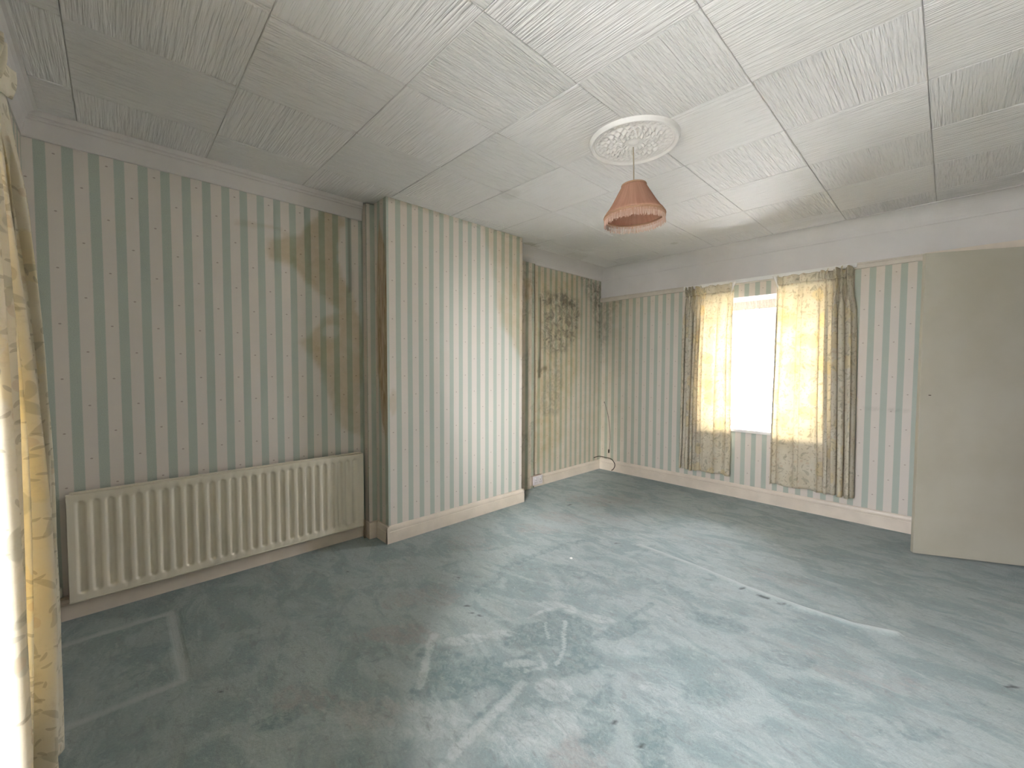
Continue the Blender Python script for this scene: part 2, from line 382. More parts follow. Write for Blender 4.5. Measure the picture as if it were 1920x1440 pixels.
for a, b in zip(SEAM[:-1], SEAM[1:]): ds = np.minimum(ds, segdist(x, y, a, b))
mark = np.maximum(mark, 0.85 * (1 - sstep(.006, .024, ds)))
for L, wd, k in [([(-1.77, 1.45), (-1.88, 1.79), (-1.86, 2.1), (-1.84, 2.29), (-1.74, 2.53)], .05, .55), ([(-1.10, 1.53), (-1.06, 1.80), (-1.05, 2.04)], .03, .6),
                 ([(-1.14, 1.10), (-1.12, .95), (-1.10, .8)], .03, .6), ([(-.15, 1.98), (-.06, 1.92), (-.02, 1.94), (.03, 2.05)], .016, .7), ([(-.30, 1.70), (-.12, 1.80), (-.06, 1.9)], .012, .45),
                 ([(-2.08, .05), (-1.95, .2), (-1.7, .35)], .02, .35), ([(-2.75, 3.3), (-2.3, 3.9), (-1.95, 4.2)], .02, .4), ([(-2.72, .24), (-2.2, .24), (-1.98, .25)], .025, .3), ([(-.2, 1.55), (.0, 1.7), (.2, 1.95)], .012, .35)]:
    dark = np.maximum(dark, k * linemask(x, y, L, wd, 0.02, 12))
for i, (c, r, ang, asp, k) in enumerate([((-.77, 1.05), .12, 1.0, 1.5, .55), ((-2.38, 1.25), .10, .5, 2, .35), ((-1.92, 1.2), .14, .8, 2.0, .5), ((-1.74, .94), .10, .8, 2.2, .6),
    ((-1.39, .65), .09, .9, 1.8, .5), ((-2.9, .67), .2, 0, 2, .3), ((-2.18, 2.7), .16, .5, 2.2, .5), ((-2.2, 2.34), .14, .5, 2, .5), ((-1.66, .47), .08, .7, 1.8, .5),
    ((-1.5, .57), .07, .8, 1.6, .45), ((-2.25, 3.3), .2, .8, 2.2, .5), ((-1.9, 3.0), .12, .4, 2.4, .45), ((-.2, 2.2), .12, .3, 2.4, .4), ((-.6, 2.85), .10, .2, 3, .4), ((-2.3, 1.8), .15, .5, 2, .4), ((-1.25, 3.05), .06, .2, 5, .4)]):
    brn = np.maximum(brn, k * blob(x, y, c, r, ang, asp, 0.6, i + 70))
for c, r, ang, asp in [((-1.60, 2.57), .012, 1.2, 1.5), ((-1.53, 2.55), .010, .1, 3), ((-.77, 2.55), .010, 1.2, 1.6), ((-.66, 2.54), .014, .1, 2.2), ((-.57, 2.535), .009, .1, 4),
                       ((-.775, 1.25), .007, 1.9, 3), ((-.665, 1.235), .007, 2.0, 3), ((.21, 2.53), .012, .8, 3), ((-1.64, 1.29), .010, .8, 1.6), ((-1.71, 1.31), .012, .7, 1.5), ((-1.60, 1.30), .01, .4, 1.2),
                       ((-2.28, .06), .006, 0, 1), ((-1.90, .27), .007, .5, 2), ((-2.5, 1.0), .007, .6, 2), ((-2.35, 2.98), .009, 1.6, 3), ((-1.98, 1.45), .008, .6, 2)]:
    tear = np.maximum(tear, blob(x, y, c, r * .85, ang, asp * 1.4, 0.3, 5) * (fbm(x * 60, y * 60, 4) > .38))
setattr_color(floor, 'pile', np.stack([dark, lite, brn], 1).astype(np.float32))
setattr_color(floor, 'tears', np.stack([tear * .85, mark, 0 * tear], 1).astype(np.float32))

# ------------------------------------------------------------------ WALLS
def lin(a, b, step):
    n = max(1, int(round((b - a) / step))); return list(np.linspace(a, b, n + 1))
def joinb(bp, step):
    out = [bp[0]]
    for a, b in zip(bp[:-1], bp[1:]): out += lin(a, b, step)[1:]
    return out
def wall_grid(mb, axis, c, us, zs, hole=None, flip=False, paint_above=None):
    if axis == 'x': P = [(c, u, z) for u in us for z in zs]
    else: P = [(u, c, z) for u in us for z in zs]
    def skip(i, j):
        if not hole: return False
        um = (us[i] + us[i + 1]) / 2; zm = (zs[j] + zs[j + 1]) / 2
        return hole[0] < um < hole[1] and hole[2] < zm < hole[3]
    def mf(i, j):
        return 1 if paint_above is not None and (zs[j] + zs[j + 1]) / 2 > paint_above else 0
    mb.grid(P, len(us), len(zs), flip=flip, skip=skip, mf=mf)
def uv_left(co, n):
    u = np.where(np.abs(n[:, 0]) > 0.5, (co[:, 1] + 0.229) * (.0916 / .0911), (co[:, 0] + 2.883) * (.0916 / .0907)); return np.stack([u, co[:, 2]], 1)
def uv_chim(co, n):
    u = np.where(np.abs(n[:, 0]) > 0.5, co[:, 1] - 1.474 + PITCH * 16, co[:, 0] + 2.74 + PITCH * 4); return np.stack([u, co[:, 2]], 1)
def uv_far(co, n): return uv_left(co, n)

# left wall (behind the radiator and the far alcove)
mb = MB(); ys_ = joinb([YN, YF], 0.02); zs_ = joinb([0, H], 0.02)
wall_grid(mb, 'x', XL, ys_, zs_)
mb.box(XL - 0.3, XL - 0.002, YN - TW, YF + TW, -0.2, H + .1, 1)
wl = mb.build('wall_left', [M_PAPER, M_BRICK], fixn=False, uvf=uv_left)
tag(wl, 'long wall with green and cream striped wallpaper and brown damp stains', 'wall', kind='structure')
co = coords(wl); y, z = co[:, 1], co[:, 2]
L1 = [(0.7, 2.06), (0.9, 2.12), (1.05, 2.28), (1.2, 2.33), (1.18, 2.22), (1.14, 2.06), (1.18, 1.92), (1.24, 1.8), (1.29, 1.67), (1.37, 1.44), (1.36, 1.21), (1.24, 0.86), (1.16, 0.94), (1.02, 1.21), (0.94, 1.42), (1.03, 1.57), (1.17, 1.64), (1.06, 1.72), (0.94, 1.81), (0.85, 1.92), (0.71, 1.95)]
L2 = [(0.89, 1.42), (1.02, 1.25), (1.16, 0.83), (1.4, 0.69), (1.4, 1.44), (1.21, 1.59)]
damp = 0.85 * polymask(y, z, L1, .022, .045, 9, 2)
damp = np.maximum(damp, 0.6 * polymask(y, z, L2, .02, .04, 6, 6))
damp = np.maximum(damp, 0.9 * blob(y, z, (1.12, 2.27), .10, 0, 1, .5, 3))
damp = np.maximum(damp, 0.35 * linemask(y, z, [(.55, 2.10), (.75, 2.13), (.95, 2.05), (1.05, 2.12)], .02, .03, 4))
damp = damp * (1 - 0.8 * polymask(y, z, [(1.16, 2.22), (1.25, 2.25), (1.29, 1.78), (1.19, 1.92)], .015, .015, 9, 8))
damp = damp * (1 - 0.7 * blob(y, z, (1.09, 1.50), .05, .4, 1.6, .8, 8)) * (0.8 + 0.4 * fbm(y * 5, z * 5, 11))
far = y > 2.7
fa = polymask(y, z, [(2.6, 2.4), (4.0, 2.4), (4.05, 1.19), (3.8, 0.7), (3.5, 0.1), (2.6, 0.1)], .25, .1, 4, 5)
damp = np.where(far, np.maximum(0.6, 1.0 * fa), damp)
mould_dark = np.where(far, polymask(y, z, [(3.24, 2.05), (3.39, 2.08), (3.9, 2.05), (3.92, 1.87), (3.81, 1.55), (3.58, 1.43), (3.30, 1.42), (3.26, 1.75)], .06, .08, 7, 9), 0)
mould_dark = np.maximum(mould_dark, np.where(far, 0.9 * polymask(y, z, [(3.9, 2.33), (4.4, 2.33), (4.4, 1.58), (4.28, 1.7), (4.15, 2.0)], .08, .06, 5, 3), 0))  # darker wedge in the top corner next to the far wall
mould_dark = np.maximum(mould_dark, np.where(far, 0.5 * blob(y, z, (3.45, 1.0), .2, 1.5, 2, .7, 4), 0.10 * damp))
rust = np.where(far, 0.75 * polymask(y, z, [(3.02, 2.11), (3.08, 2.12), (3.16, 2.02), (3.1, 1.95), (3.02, 1.92)], .02, .03, 12, 2), 0)
crack = np.where(far, 0.85 * linemask(y, z, [(3.25, 1.98), (3.255, 1.75), (3.25, 1.4), (3.24, 1.15)], .022, .004, 2), 0)
for c in [(3.40, 1.97), (3.66, 1.99), (3.72, 1.97), (3.80, 1.96), (3.25, 1.22), (3.33, 1.24)]:
    crack = np.maximum(crack, np.where(far, 0.5 * blob(y, z, c, .035, .2, 1.4, .6, 6), 0))
crack = np.maximum(crack, 0.5 * linemask(y, z, [(1.236, 2.31), (1.240, 2.05), (1.242, 1.80)], .018, .002, 2) * (y < 1.35))
setattr_color(wl, 'stain', np.stack([damp, mould_dark, rust, 1 - crack], 1).astype(np.float32))

# chimney breast
mb = MB(); yc = joinb([YC0, YC1], 0.02); zc = joinb([0, H], 0.02); xc = joinb([XL, XC], 0.02)
wall_grid(mb, 'x', XC, yc, zc)
wall_grid(mb, 'y', YC0, joinb([XL, XC], 0.007), zc, flip=True); wall_grid(mb, 'y', YC1, xc, zc)
wc = mb.build('wall_chimney', [M_PAPER], fixn=False, uvf=uv_chim)
tag(wc, 'projecting chimney breast papered in green stripes with rust brown streak on its side', 'chimney breast', kind='structure')
co = coords(wc); x, y, z = co.T
face = np.abs(x - XC) < 1e-4; side = (np.abs(y - YC0) < 1e-4) & ~face
CF = [(2.22, 2.6), (2.8, 2.6), (2.8, 1.20), (2.61, 1.44), (2.46, 1.67), (2.37, 1.93), (2.30, 2.2)]
dface = 0.8 * polymask(y, z, CF, .05, .05, 5, 4) * (0.6 + 0.6 * fbm(y * 9, z * 2, 7))
dface = np.maximum(dface, 0.7 * sstep(.09, 0.0, H - z + .04 * fbm(y * 20, z * 3, 3)))
dface = np.maximum(dface, 0.5 * blob(y, z, (1.43, 1.0), .03, 1.57, 4, .5, 3))
dface = np.maximum(dface, 0.22 * sstep(1.2, 2.3, z))  # whole face slightly browner towards the top
ps = polymask(x, z, [(-2.84, 2.12), (-2.82, 2.30), (-2.78, 2.18), (-2.705, 1.98), (-2.70, 1.0), (-2.74, .70), (-2.80, .85), (-2.86, 1.21), (-2.875, 1.52), (-2.86, 1.9)], .012, .02, 10, 4)
rusts = np.where(side, 0.9 * ps * (0.45 + 0.75 * fbm(x * 45, z * 4, 8)), 0)
rusts = np.maximum(rusts, np.where(side, 0.9 * linemask(x, z, [(-2.905, 2.1), (-2.90, 1.9), (-2.895, 1.8)], .01, .004, 2), 0))
damp = np.where(face, dface, 0.05)
rusts = np.maximum(rusts, np.where(face, 0.30 * blob(y, z, (2.63, 2.0), .05, 1.57, 4, .5, 8), 0))
mould_dark = np.where(face, 0.5 * sstep(.05, 0.0, H - z), 0.10 * sstep(1.9, 2.4, z))
setattr_color(wc, 'stain', np.stack([damp, mould_dark, rusts], 1).astype(np.float32))

# far wall with the window opening, white frieze above the rail
mb = MB(); zr = 2.10
xs_ = joinb([XL, W1[0], W1[1], XR], 0.025); zs_ = joinb([0, W1[2], W1[3], zr, H], 0.025)
wall_grid(mb, 'y', YF, xs_, zs_, hole=W1, paint_above=zr, flip=True)
def wall_mass(mb, y0, y1, win, m):
    mb.box(XL - .3, win[0], y0, y1, -.2, H + .1, m).box(win[1], XR + .3, y0, y1, -.2, H + .1, m)
    mb.box(win[0], win[1], y0, y1, -.2, win[2], m).box(win[0], win[1], y0, y1, win[3], H + .1, m)
wall_mass(mb, YF + .002, YF + TW, W1, 1)
wf = mb.build('wall_far', [M_PAPER, M_WHITE], fixn=False, uvf=uv_far)
tag(wf, 'striped wallpaper wall around the small window with white painted frieze on top', 'wall', kind='structure')
co = coords(wf); x, z = co[:, 0], co[:, 2]
damp = 0.55 * sstep(-2.2, -2.95, x) * (0.5 + fbm(x * 3, z * 3, 4) * .8) + 0.35 * sstep(1.7, 2.1, z) + 0.10  # browner towards the left corner and up towards the rail
mould_dark = 0.5 * polymask(x, z, [(-3.0, 2.1), (-2.6, 2.1), (-2.8, 1.85), (-3.0, 1.2)], .08, .05, 6, 2) + 0.25 * linemask(x, z, [(-.45, .93), (-.2, .94)], .012, .01, 2)  # darker wedge in the left corner, short dark line near the door
setattr_color(wf, 'stain', np.stack([np.clip(damp, 0, 1), mould_dark, 0 * x], 1).astype(np.float32))

# near wall (window behind the camera)
mb = MB(); xs_ = joinb([XL, W2[0], W2[1], XR], 0.05); zs_ = joinb([0, W2[2], W2[3], H], 0.05)
wall_grid(mb, 'y', YN, xs_, zs_, hole=W2)
wall_mass(mb, YN - TW, YN - .002, W2, 1)
wnr = mb.build('wall_near', [M_PAPER, M_WHITE], fixn=False, uvf=uv_far)
tag(wnr, 'striped wallpaper wall at the left edge behind the near curtain', 'wall', kind='structure')
setattr_color(wnr, 'stain', np.tile(np.array([[.45, .15, 0]], dtype=np.float32), (len(wnr.data.vertices), 1)))

# right wall with door opening, plus a closed dark landing behind it
DY0, DY1, DZ = 3.44, 4.235, 2.02
mb = MB(); ys_ = joinb([YN, DY0, DY1, YF], 0.05); zs_ = joinb([0, DZ, H], 0.05)
wall_grid(mb, 'x', XR, ys_, zs_, hole=(DY0, DY1, 0, DZ), flip=True)
mb.box(XR + .002, XR + .12, YN - TW, DY0, -.2, H + .1, 1).box(XR + .002, XR + .12, DY1, YF + TW, -.2, H + .1, 1).box(XR + .002, XR + .12, DY0, DY1, DZ, H + .1, 1)
mb.box(XR + 1.2, XR + 1.3, 3.0, YF + TW, -.2, H + .1, 1).box(XR + .12, XR + 1.3, 2.9, 3.0, -.2, H + .1, 1)
mb.box(XR + .12, XR + 1.3, YF + .1, YF + TW, -.2, H + .1, 1).box(XR + .12, XR + 1.3, 3.0, YF + .1, H, H + .1, 1)
wr = mb.build('wall_right', [M_PAPER, M_WHITE], fixn=False, uvf=uv_left)
tag(wr, 'striped wallpaper wall with the doorway on the right hand side', 'wall', kind='structure')
setattr_color(wr, 'stain', np.tile(np.array([[.1, .0, 0]], dtype=np.float32), (len(wr.data.vertices), 1)))

# ------------------------------------------------------------------ CEILING with polystyrene tiles
def tile_mat(name, along_x):
    t = NT(name); tc = t.n('TexCoord').outputs['Object']; oi = t.n('ObjectInfo')
    rnd = oi.outputs['Random']; off = t.m('MULTIPLY', rnd, 37.0)
    x, y, z = sep(t, tc)
    a, b = (x, y) if along_x else (y, x)
    va = comb(t, t.m('ADD', t.m('MULTIPLY', a, 5.0), off), t.m('MULTIPLY', b, 105.0), off)
    n1 = t.noise(va, 1.0, 2, 0.5, 0.15)
    vb = comb(t, t.m('ADD', t.m('MULTIPLY', a, 16.0), off), t.m('MULTIPLY', b, 260.0), off)
    n2 = t.noise(vb, 1.0, 2, 0.6, 0.2)
    n3 = t.noise(tc, 60.0, 3)
    h = t.m('ADD', t.m('MULTIPLY', t.ss(0.34, 0.66, n1.outputs[0]), 1.0), t.m('ADD', t.m('MULTIPLY', n2.outputs[0], 0.35), t.m('MULTIPLY', n3.outputs[0], 0.25)))
    mu = t.noise(t.n('NewGeometry').outputs['Position'], 1.3, 3)
    c0 = t.mix(t.ss(0.3, 0.7, mu.outputs[0]), (0.735, 0.715, 0.70), (0.775, 0.755, 0.745))
    c1 = t.mix(t.m('MULTIPLY', rnd, 0.45), c0, (0.70, 0.685, 0.655))
    # damp bloom on the ceiling beside the chimney breast and in the far corner
    px, py, pz = sep(t, t.n('NewGeometry').outputs['Position'])
    c = c1
    for cx, cy, rad, k in ((-2.86, 2.93, 0.13, .55), (-2.62, 1.92, 0.06, .0), (-2.1, 1.98, 0.09, .22), (-2.85, 3.55, 0.22, .25), (-1.83, 3.86, 0.04, .3)):
        d = t.m('SQRT', t.m('ADD', t.m('POWER', t.m('SUBTRACT', px, cx), 2.0), t.m('POWER', t.m('SUBTRACT', py, cy), 2.0)))
        d = t.m('ADD', d, t.m('MULTIPLY', t.m('SUBTRACT', t.noise(t.n('NewGeometry').outputs['Position'], 9.0, 4).outputs[0], 0.5), rad * 1.2))
        mk = t.m('MULTIPLY', t.m('SUBTRACT', 1.0, t.ss(rad * .5, rad * 1.1, d)), k)
        c = t.mix(mk, c, (0.36, 0.32, 0.24))
    t.pr(c, 0.55, t.bump(h, 0.75, 0.0042), 0.3)
    return t.mat
TX, TY = tile_mat('ceiling_tile_grain_across', True), tile_mat('ceiling_tile_grain_along', False)
mb = MB().box(XL - .3, XR + .3, YN - TW, YF + TW, H + .006, H + .12)
ceil = mb.build('ceiling', M_WHITE); tag(ceil, 'ceiling clad in square white textured polystyrene tiles', 'ceiling', kind='structure')
tpx, tpy = 0.503, 0.507
xj = [XL] + [-0.094 - tpx * k for k in range(5, -1, -1)] + [-0.094 + tpx] + [XR]
xj = sorted(set(round(v, 4) for v in xj if XL - 1e-6 <= v <= XR + 1e-6))
xj = [v for i, v in enumerate(xj) if i == 0 or v - xj[i - 1] > 0.05]; xj[-1] = XR
yj = [YN] + [-0.100 + tpy * k for k in range(0, 9)] + [YF]
xi0 = {}
tiles = {}
for i in range(len(xj) - 1):
    for j in range(len(yj) - 1):
        w_, d_ = xj[i + 1] - xj[i], yj[j + 1] - yj[j]
        if w_ < .02 or d_ < .02: continue
        ki = round((xj[i] if i > 0 else xj[1] - tpx) / tpx - (-0.094 / tpx)); kj = round(((yj[j] if j > 0 else yj[1] - tpy) + 0.1) / tpy)
        ax = (ki + kj) % 2 == 0
        key = (round(w_, 3), round(d_, 3), ax)
        if key not in tiles:
            g = 0.0012
            o = MB().box(-w_ / 2 + g, w_ / 2 - g, -d_ / 2 + g, d_ / 2 - g, 0, 0.0055).build('ceiling_tile', TX if ax else TY, ceil, bevel=0.0022, seg=1)
            tiles[key] = o.data
        else:
            o = bpy.data.objects.new('ceiling_tile', tiles[key]); col.objects.link(o); o.parent = ceil
        o.location = ((xj[i] + xj[i + 1]) / 2, (yj[j] + yj[j + 1]) / 2, H + random.uniform(-.0006, .0006))
        o.rotation_euler = (random.uniform(-.003, .003), random.uniform(-.003, .003), 0)

# ------------------------------------------------------------------ coving
def cove_prof(hh, dd, n=7):
    p = [(0, H - hh), (0.006, H - hh)]
    for k in range(n + 1):
        a = PI / 2 * k / n
        p.append((0.008 + (dd - .008) * (1 - math.cos(a)), (H - hh + 0.006) + (hh - .010) * math.sin(a)))
    p += [(dd, H + .001), (0, H + .001)]
    return p
board = [(0, 2.308), (0.018, 2.306), (0.020, 2.312), (0.026, 2.385), (0.032, 2.388), (0.033, 2.394), (0.028, 2.397), (0.030, 2.402), (0.038, 2.405), (0.040, 2.412), (0.040, H + .001), (0, H + .001)]
o = MB().prism(board, (XL, 1.322), (XL, YN)).build('trim_1', M_WHITE); tag(o, 'white beaded coving strip above the radiator wall', 'coving', kind='structure')
o = MB().prism(cove_prof(.122, .15, 10), (XL, YF), (XL, YC1)).build('trim_2', M_WHITE, smooth=False); tag(o, 'short curved white coving in the recess beside the chimney breast', 'coving', kind='structure')
o = MB().prism(cove_prof(.122, .13, 10), (XR, YF), (XL, YF)).build('trim_3', M_WHITE); tag(o, 'curved white coving above the window wall frieze', 'coving', kind='structure')
o = MB().prism(cove_prof(.122, .06), (XL, YN), (XR, YN)).build('trim_4', M_WHITE); tag(o, 'curved white coving above the near window wall', 'coving', kind='structure')
o = MB().prism(cove_prof(.122, .06), (XR, YN), (XR, YF)).build('trim_5', M_WHITE); tag(o, 'curved white coving above the doorway wall', 'coving', kind='structure')
# rail under the frieze, with small bead
rail = [(0, 2.052), (.012, 2.052), (.016, 2.056), (.016, 2.084), (.020, 2.087), (.020, 2.096), (.014, 2.101), (0, 2.101)]
o = MB().prism(rail, (-0.145, YF), (XL, YF)).build('trim_6', M_RAIL); tag(o, 'thin cream picture rail under the white frieze', 'picture rail', kind='structure')
o = MB().box(-0.145, XR, YF - .024, YF, 1.98, 2.103).build('trim_7', M_SKIRT, bevel=.002); tag(o, 'cream boarding on the far wall above the open door', 'trim', kind='structure')

# ------------------------------------------------------------------ skirting boards
sk = [(0, 0), (.02, 0), (.02, .080), (.017, .084), (.017, .088), (.020, .092), (.020, .103), (.016, .115), (.010, .122), (0, .122)]
def skirt(name, segs, label, hh=1.0):
    mb = MB(); p = [(o, z * hh) for o, z in sk]
    for a, b in segs: mb.prism(p, a, b)
    o = mb.build(name, M_SKIRT); tag(o, label, 'skirting board', kind='structure'); return o
skirt('baseboard_left', [((XL, 1.325), (XL, YN))], 'cream skirting board running under the radiator', .95)
skirt('baseboard_alcove', [((XL, YF), (XL, YC1))], 'yellowed cream skirting board in the far recess', .92)
skirt('baseboard_chimney', [((XC, YC1 + .02), (XC, YC0 - .02)), ((XC + .0192, YC0), (-2.86, YC0)), ((XL, YC1), (XC + .0192, YC1))], 'chipped cream skirting board around the chimney breast')
skirt('baseboard_far', [((XR, YF), (XL + .02, YF))], 'cream skirting board below the window', 1.08)
skirt('baseboard_near', [((XL, YN), (XR, YN))], 'cream skirting board on the near wall')
skirt('baseboard_right', [((XR, YN), (XR, DY0 - .06))], 'cream skirting board on the right wall')
# pipe boxings in both recess corners
mb = MB(); zc = joinb([0, H - .012], 0.03)
def boxing(name, x1, y0, y1, label, mats, top=H - .012):
    mb = MB(); zc = joinb([0, top], 0.03)
    wall_grid(mb, 'x', x1, joinb([y0, y1], .02), zc); wall_grid(mb, 'y', y0, joinb([XL, x1], .02), zc, flip=True)
    wall_grid(mb, 'y', y1, joinb([XL, x1], .02), zc)
    mb.box(XL, x1, y0, y1, top - .002, top)
    o = mb.build(name, mats, fixn=False, uvf=lambda c, n: np.stack([np.where(np.abs(n[:, 0]) > .5, c[:, 1] + .229 + .05, c[:, 0] + 2.976), c[:, 2]], 1))
    tag(o, label, 'pipe boxing', kind='structure'); return o
b1 = boxing('trim_8', -2.895, 1.325, YC0, 'narrow papered pipe boxing beside the radiator recess', M_PAPER)
c_ = coords(b1); setattr_color(b1, 'stain', np.stack([.15 + 0 * c_[:, 0], .04 + 0 * c_[:, 0], 0 * c_[:, 0]], 1).astype(np.float32))
o = MB().box(XL, -2.865, 1.312, YC0, 0, .118).build('trim_9', M_SKIRT, bevel=.002); tag(o, 'small cream block at the foot of the pipe boxing', 'trim', kind='structure')
b2 = boxing('trim_10', -2.945, YC1, 3.135, 'shallow papered boxing against the chimney breast in the far recess', M_PAPER, 2.309)
c_ = coords(b2); yy, zz = c_[:, 1], c_[:, 2]
ed = sstep(3.125, 3.135, yy)
ru = np.maximum(.85 * polymask(yy, zz, [(2.98, 2.13), (3.05, 2.14), (3.12, 2.04), (3.08, 1.95), (2.98, 1.90)], .02, .02, 12, 2), .0 * ed)
setattr_color(b2, 'stain', np.stack([.6 + 0 * yy, .45 * (fbm(yy * 8, zz * 6, 3) > .5), ru * .6, 1 - .9 * ed * (np.abs(yy) > 0)], 1).astype(np.float32))

# ------------------------------------------------------------------ windows
def glass():
    t = NT('window_glass'); tr = t.n('BsdfTransparent', {'Color': (.96, .975, .97)}); gl = t.n('BsdfGlossy', {'Roughness': .02})
    fr = t.n('Fresnel', {'IOR': 1.45}); ms = t.n('MixShader', {0: fr.outputs[0]}); t.put(ms.inputs[1], tr); t.put(ms.inputs[2], gl)
    t.put(t.out.inputs[0], ms); return t.mat
M_GLASS = glass(); M_UPVC = paint_mat('white_window_frame', (.80, .80, .80), .3, .01, .02, 5)
def window(name, W, yi, s, label, transom, mulls, sill_out):
    # s=+1: outside is +y. yi: inner wall face. frame sits near the outer face
    e = empty(name, ((W[0] + W[1]) / 2, yi, W[2])); tag(e, label, 'window', kind='structure')
    def P(mb, nm, mat, bevel=.002):
        o = mb.build(nm, mat, e, bevel=bevel); o.matrix_parent_inverse = Matrix.Translation(e.location).inverted(); return o
    x0, x1, z0, z1 = W; ya, yb = sorted((yi + s * (TW - .08), yi + s * (TW - .015)))
    f = .055
    mb = MB().box(x0, x0 + f, ya, yb, z0, z1).box(x1 - f, x1, ya, yb, z0, z1).box(x0 + f, x1 - f, ya, yb, z0, z0 + f).box(x0 + f, x1 - f, ya, yb, z1 - f, z1)
    P(mb, 'window_frame', M_UPVC)
    P(MB().box(x0 + f, x1 - f, ya, yb, transom - .04, transom + .04), 'transom', M_UPVC)
    for m in mulls: P(MB().box(m - .03, m + .03, ya, yb, z0 + f, transom - .04), 'mullion', M_UPVC)
    ed = [x0 + f] + [q for m in mulls for q in (m - .03, m + .03)] + [x1 - f]
    ym = (ya + yb) / 2
    for a, b in zip(ed[::2], ed[1::2]): P(MB().box(a + .001, b - .001, ym - .004, ym + .004, z0 + f + .001, transom - .041), 'pane', M_GLASS, 0)
    P(MB().box(x0 + f + .001, x1 - f - .001, ym - .004, ym + .004, transom + .041, z1 - f - .001), 'pane', M_GLASS, 0)
    a, b = sorted((yi - s * .028, yi + s * (TW - .08)))
    P(MB().box(x0 - .03, x1 + .03, *sorted((yi - s * .028, yi - s * .0005)), z0 - .02, z0 + .006).box(x0 + .001, x1 - .001, *sorted((yi - s * .001, yi + s * (TW - .08))), z0 - .001, z0 + .006), 'sill', M_GLOSSW, .002)
    return e
window('window_1', W1, YF, 1, 'small deep set white framed window behind net and floral curtains', 1.445, [-1.29], .03)
window('window_2', W2, YN, -1, 'near window at the left edge behind the long floral curtain', 1.50, [-.87, -.55], .03)

# net curtain in the far window
def net_mat():
    t = NT('white_lace_net'); uv = t.n('TexCoord').outputs['UV']; u, v, _ = sep(t, uv)
    fl = t.n('TexVoronoi', {'Scale': 14.0}); t.put(fl.inputs['Vector'], uv)
    nz = t.noise(uv, 38.0, 3, .6, .5)
    lace = t.ss(.5, .62, nz.outputs[0]); lace = t.m('MULTIPLY', lace, t.m('SUBTRACT', 1.0, t.ss(.75, 1.25, v)))
    fl2 = t.m('MULTIPLY', t.m('SUBTRACT', 1.0, t.ss(.1, .22, fl.outputs['Distance'])), .5)
    op = t.m('ADD', .06, t.m('ADD', t.m('MULTIPLY', lace, .22), t.m('MULTIPLY', fl2, .25)), clamp=True)
    tr = t.n('BsdfTransparent'); df = t.n('BsdfDiffuse', {'Color': (.85, .86, .88)}); tl = t.n('BsdfTranslucent', {'Color': (.85, .86, .88)})
    m1 = t.n('MixShader', {0: .55}); t.put(m1.inputs[1], df); t.put(m1.inputs[2], tl)
    m2 = t.n('MixShader', {0: op}); t.put(m2.inputs[1], tr); t.put(m2.inputs[2], m1); t.put(t.out.inputs[0], m2); return t.mat
M_NET = net_mat()
def net(x0, x1, y, z0, z1):
    e = empty('net_curtain', ((x0 + x1) / 2, y, z0)); tag(e, 'white gathered lace net curtain hanging inside the small window', 'net curtain')
    nu, nv = 300, 50; P = []
    for i in range(nu):
        s = i / (nu - 1); xx = x0 + (x1 - x0) * s
        ph = 2 * PI * (19 * s + .6 * math.sin(5.1 * s * 2) + .4 * math.sin(17 * s))
        for j in range(nv):
            t_ = j / (nv - 1); amp = .004 + .010 * min(1, t_ * 3)
            sc_ = .012 * abs(math.sin(PI * s * 11)) * (1 if j == nv - 1 else 0)
            P.append((xx - e.location.x + .003 * math.sin(ph * 2), amp * math.sin(ph + .5 * math.sin(t_ * 3 + s * 9)), (z1 - z0) * (1 - t_) + sc_))
    def uvf(c, n): return np.stack([(c[:, 0]) * 1.7 + 3, c[:, 2] * 1.0], 1)
    MB().grid(P, nu, nv).build('net_panel', M_NET, e, smooth=True, fixn=False, uvf=uvf)
    t = NT('net_heading_tape'); v = obco(t); n1 = t.noise(v, 90, 2); t.pr(t.mix(n1.outputs[0], (.55, .50, .44), (.78, .74, .68)), .9, t.bump(n1.outputs[0], .5, .004))
    P = []
    for i in range(nu):
        s = i / (nu - 1); xx = x0 + (x1 - x0) * s - e.location.x
        for j in range(6):
            P.append((xx, -.006 + .004 * math.sin(2 * PI * 60 * s + .8 * j), z1 - z0 - .075 + .085 * j / 5))
    MB().grid(P, nu, 6).build('heading', t.mat, e, smooth=True, fixn=False)
    MB().tube([(x0 - e.location.x, .004, z1 - z0 - .03), (x1 - e.location.x, .004, z1 - z0 - .03)], .005, 8).build('curtain_wire', M_GLOSSW, e, smooth=True)
net(W1[0] + .012, W1[1] - .012, YF + TW - .13, W1[2] + .025, 1.905)

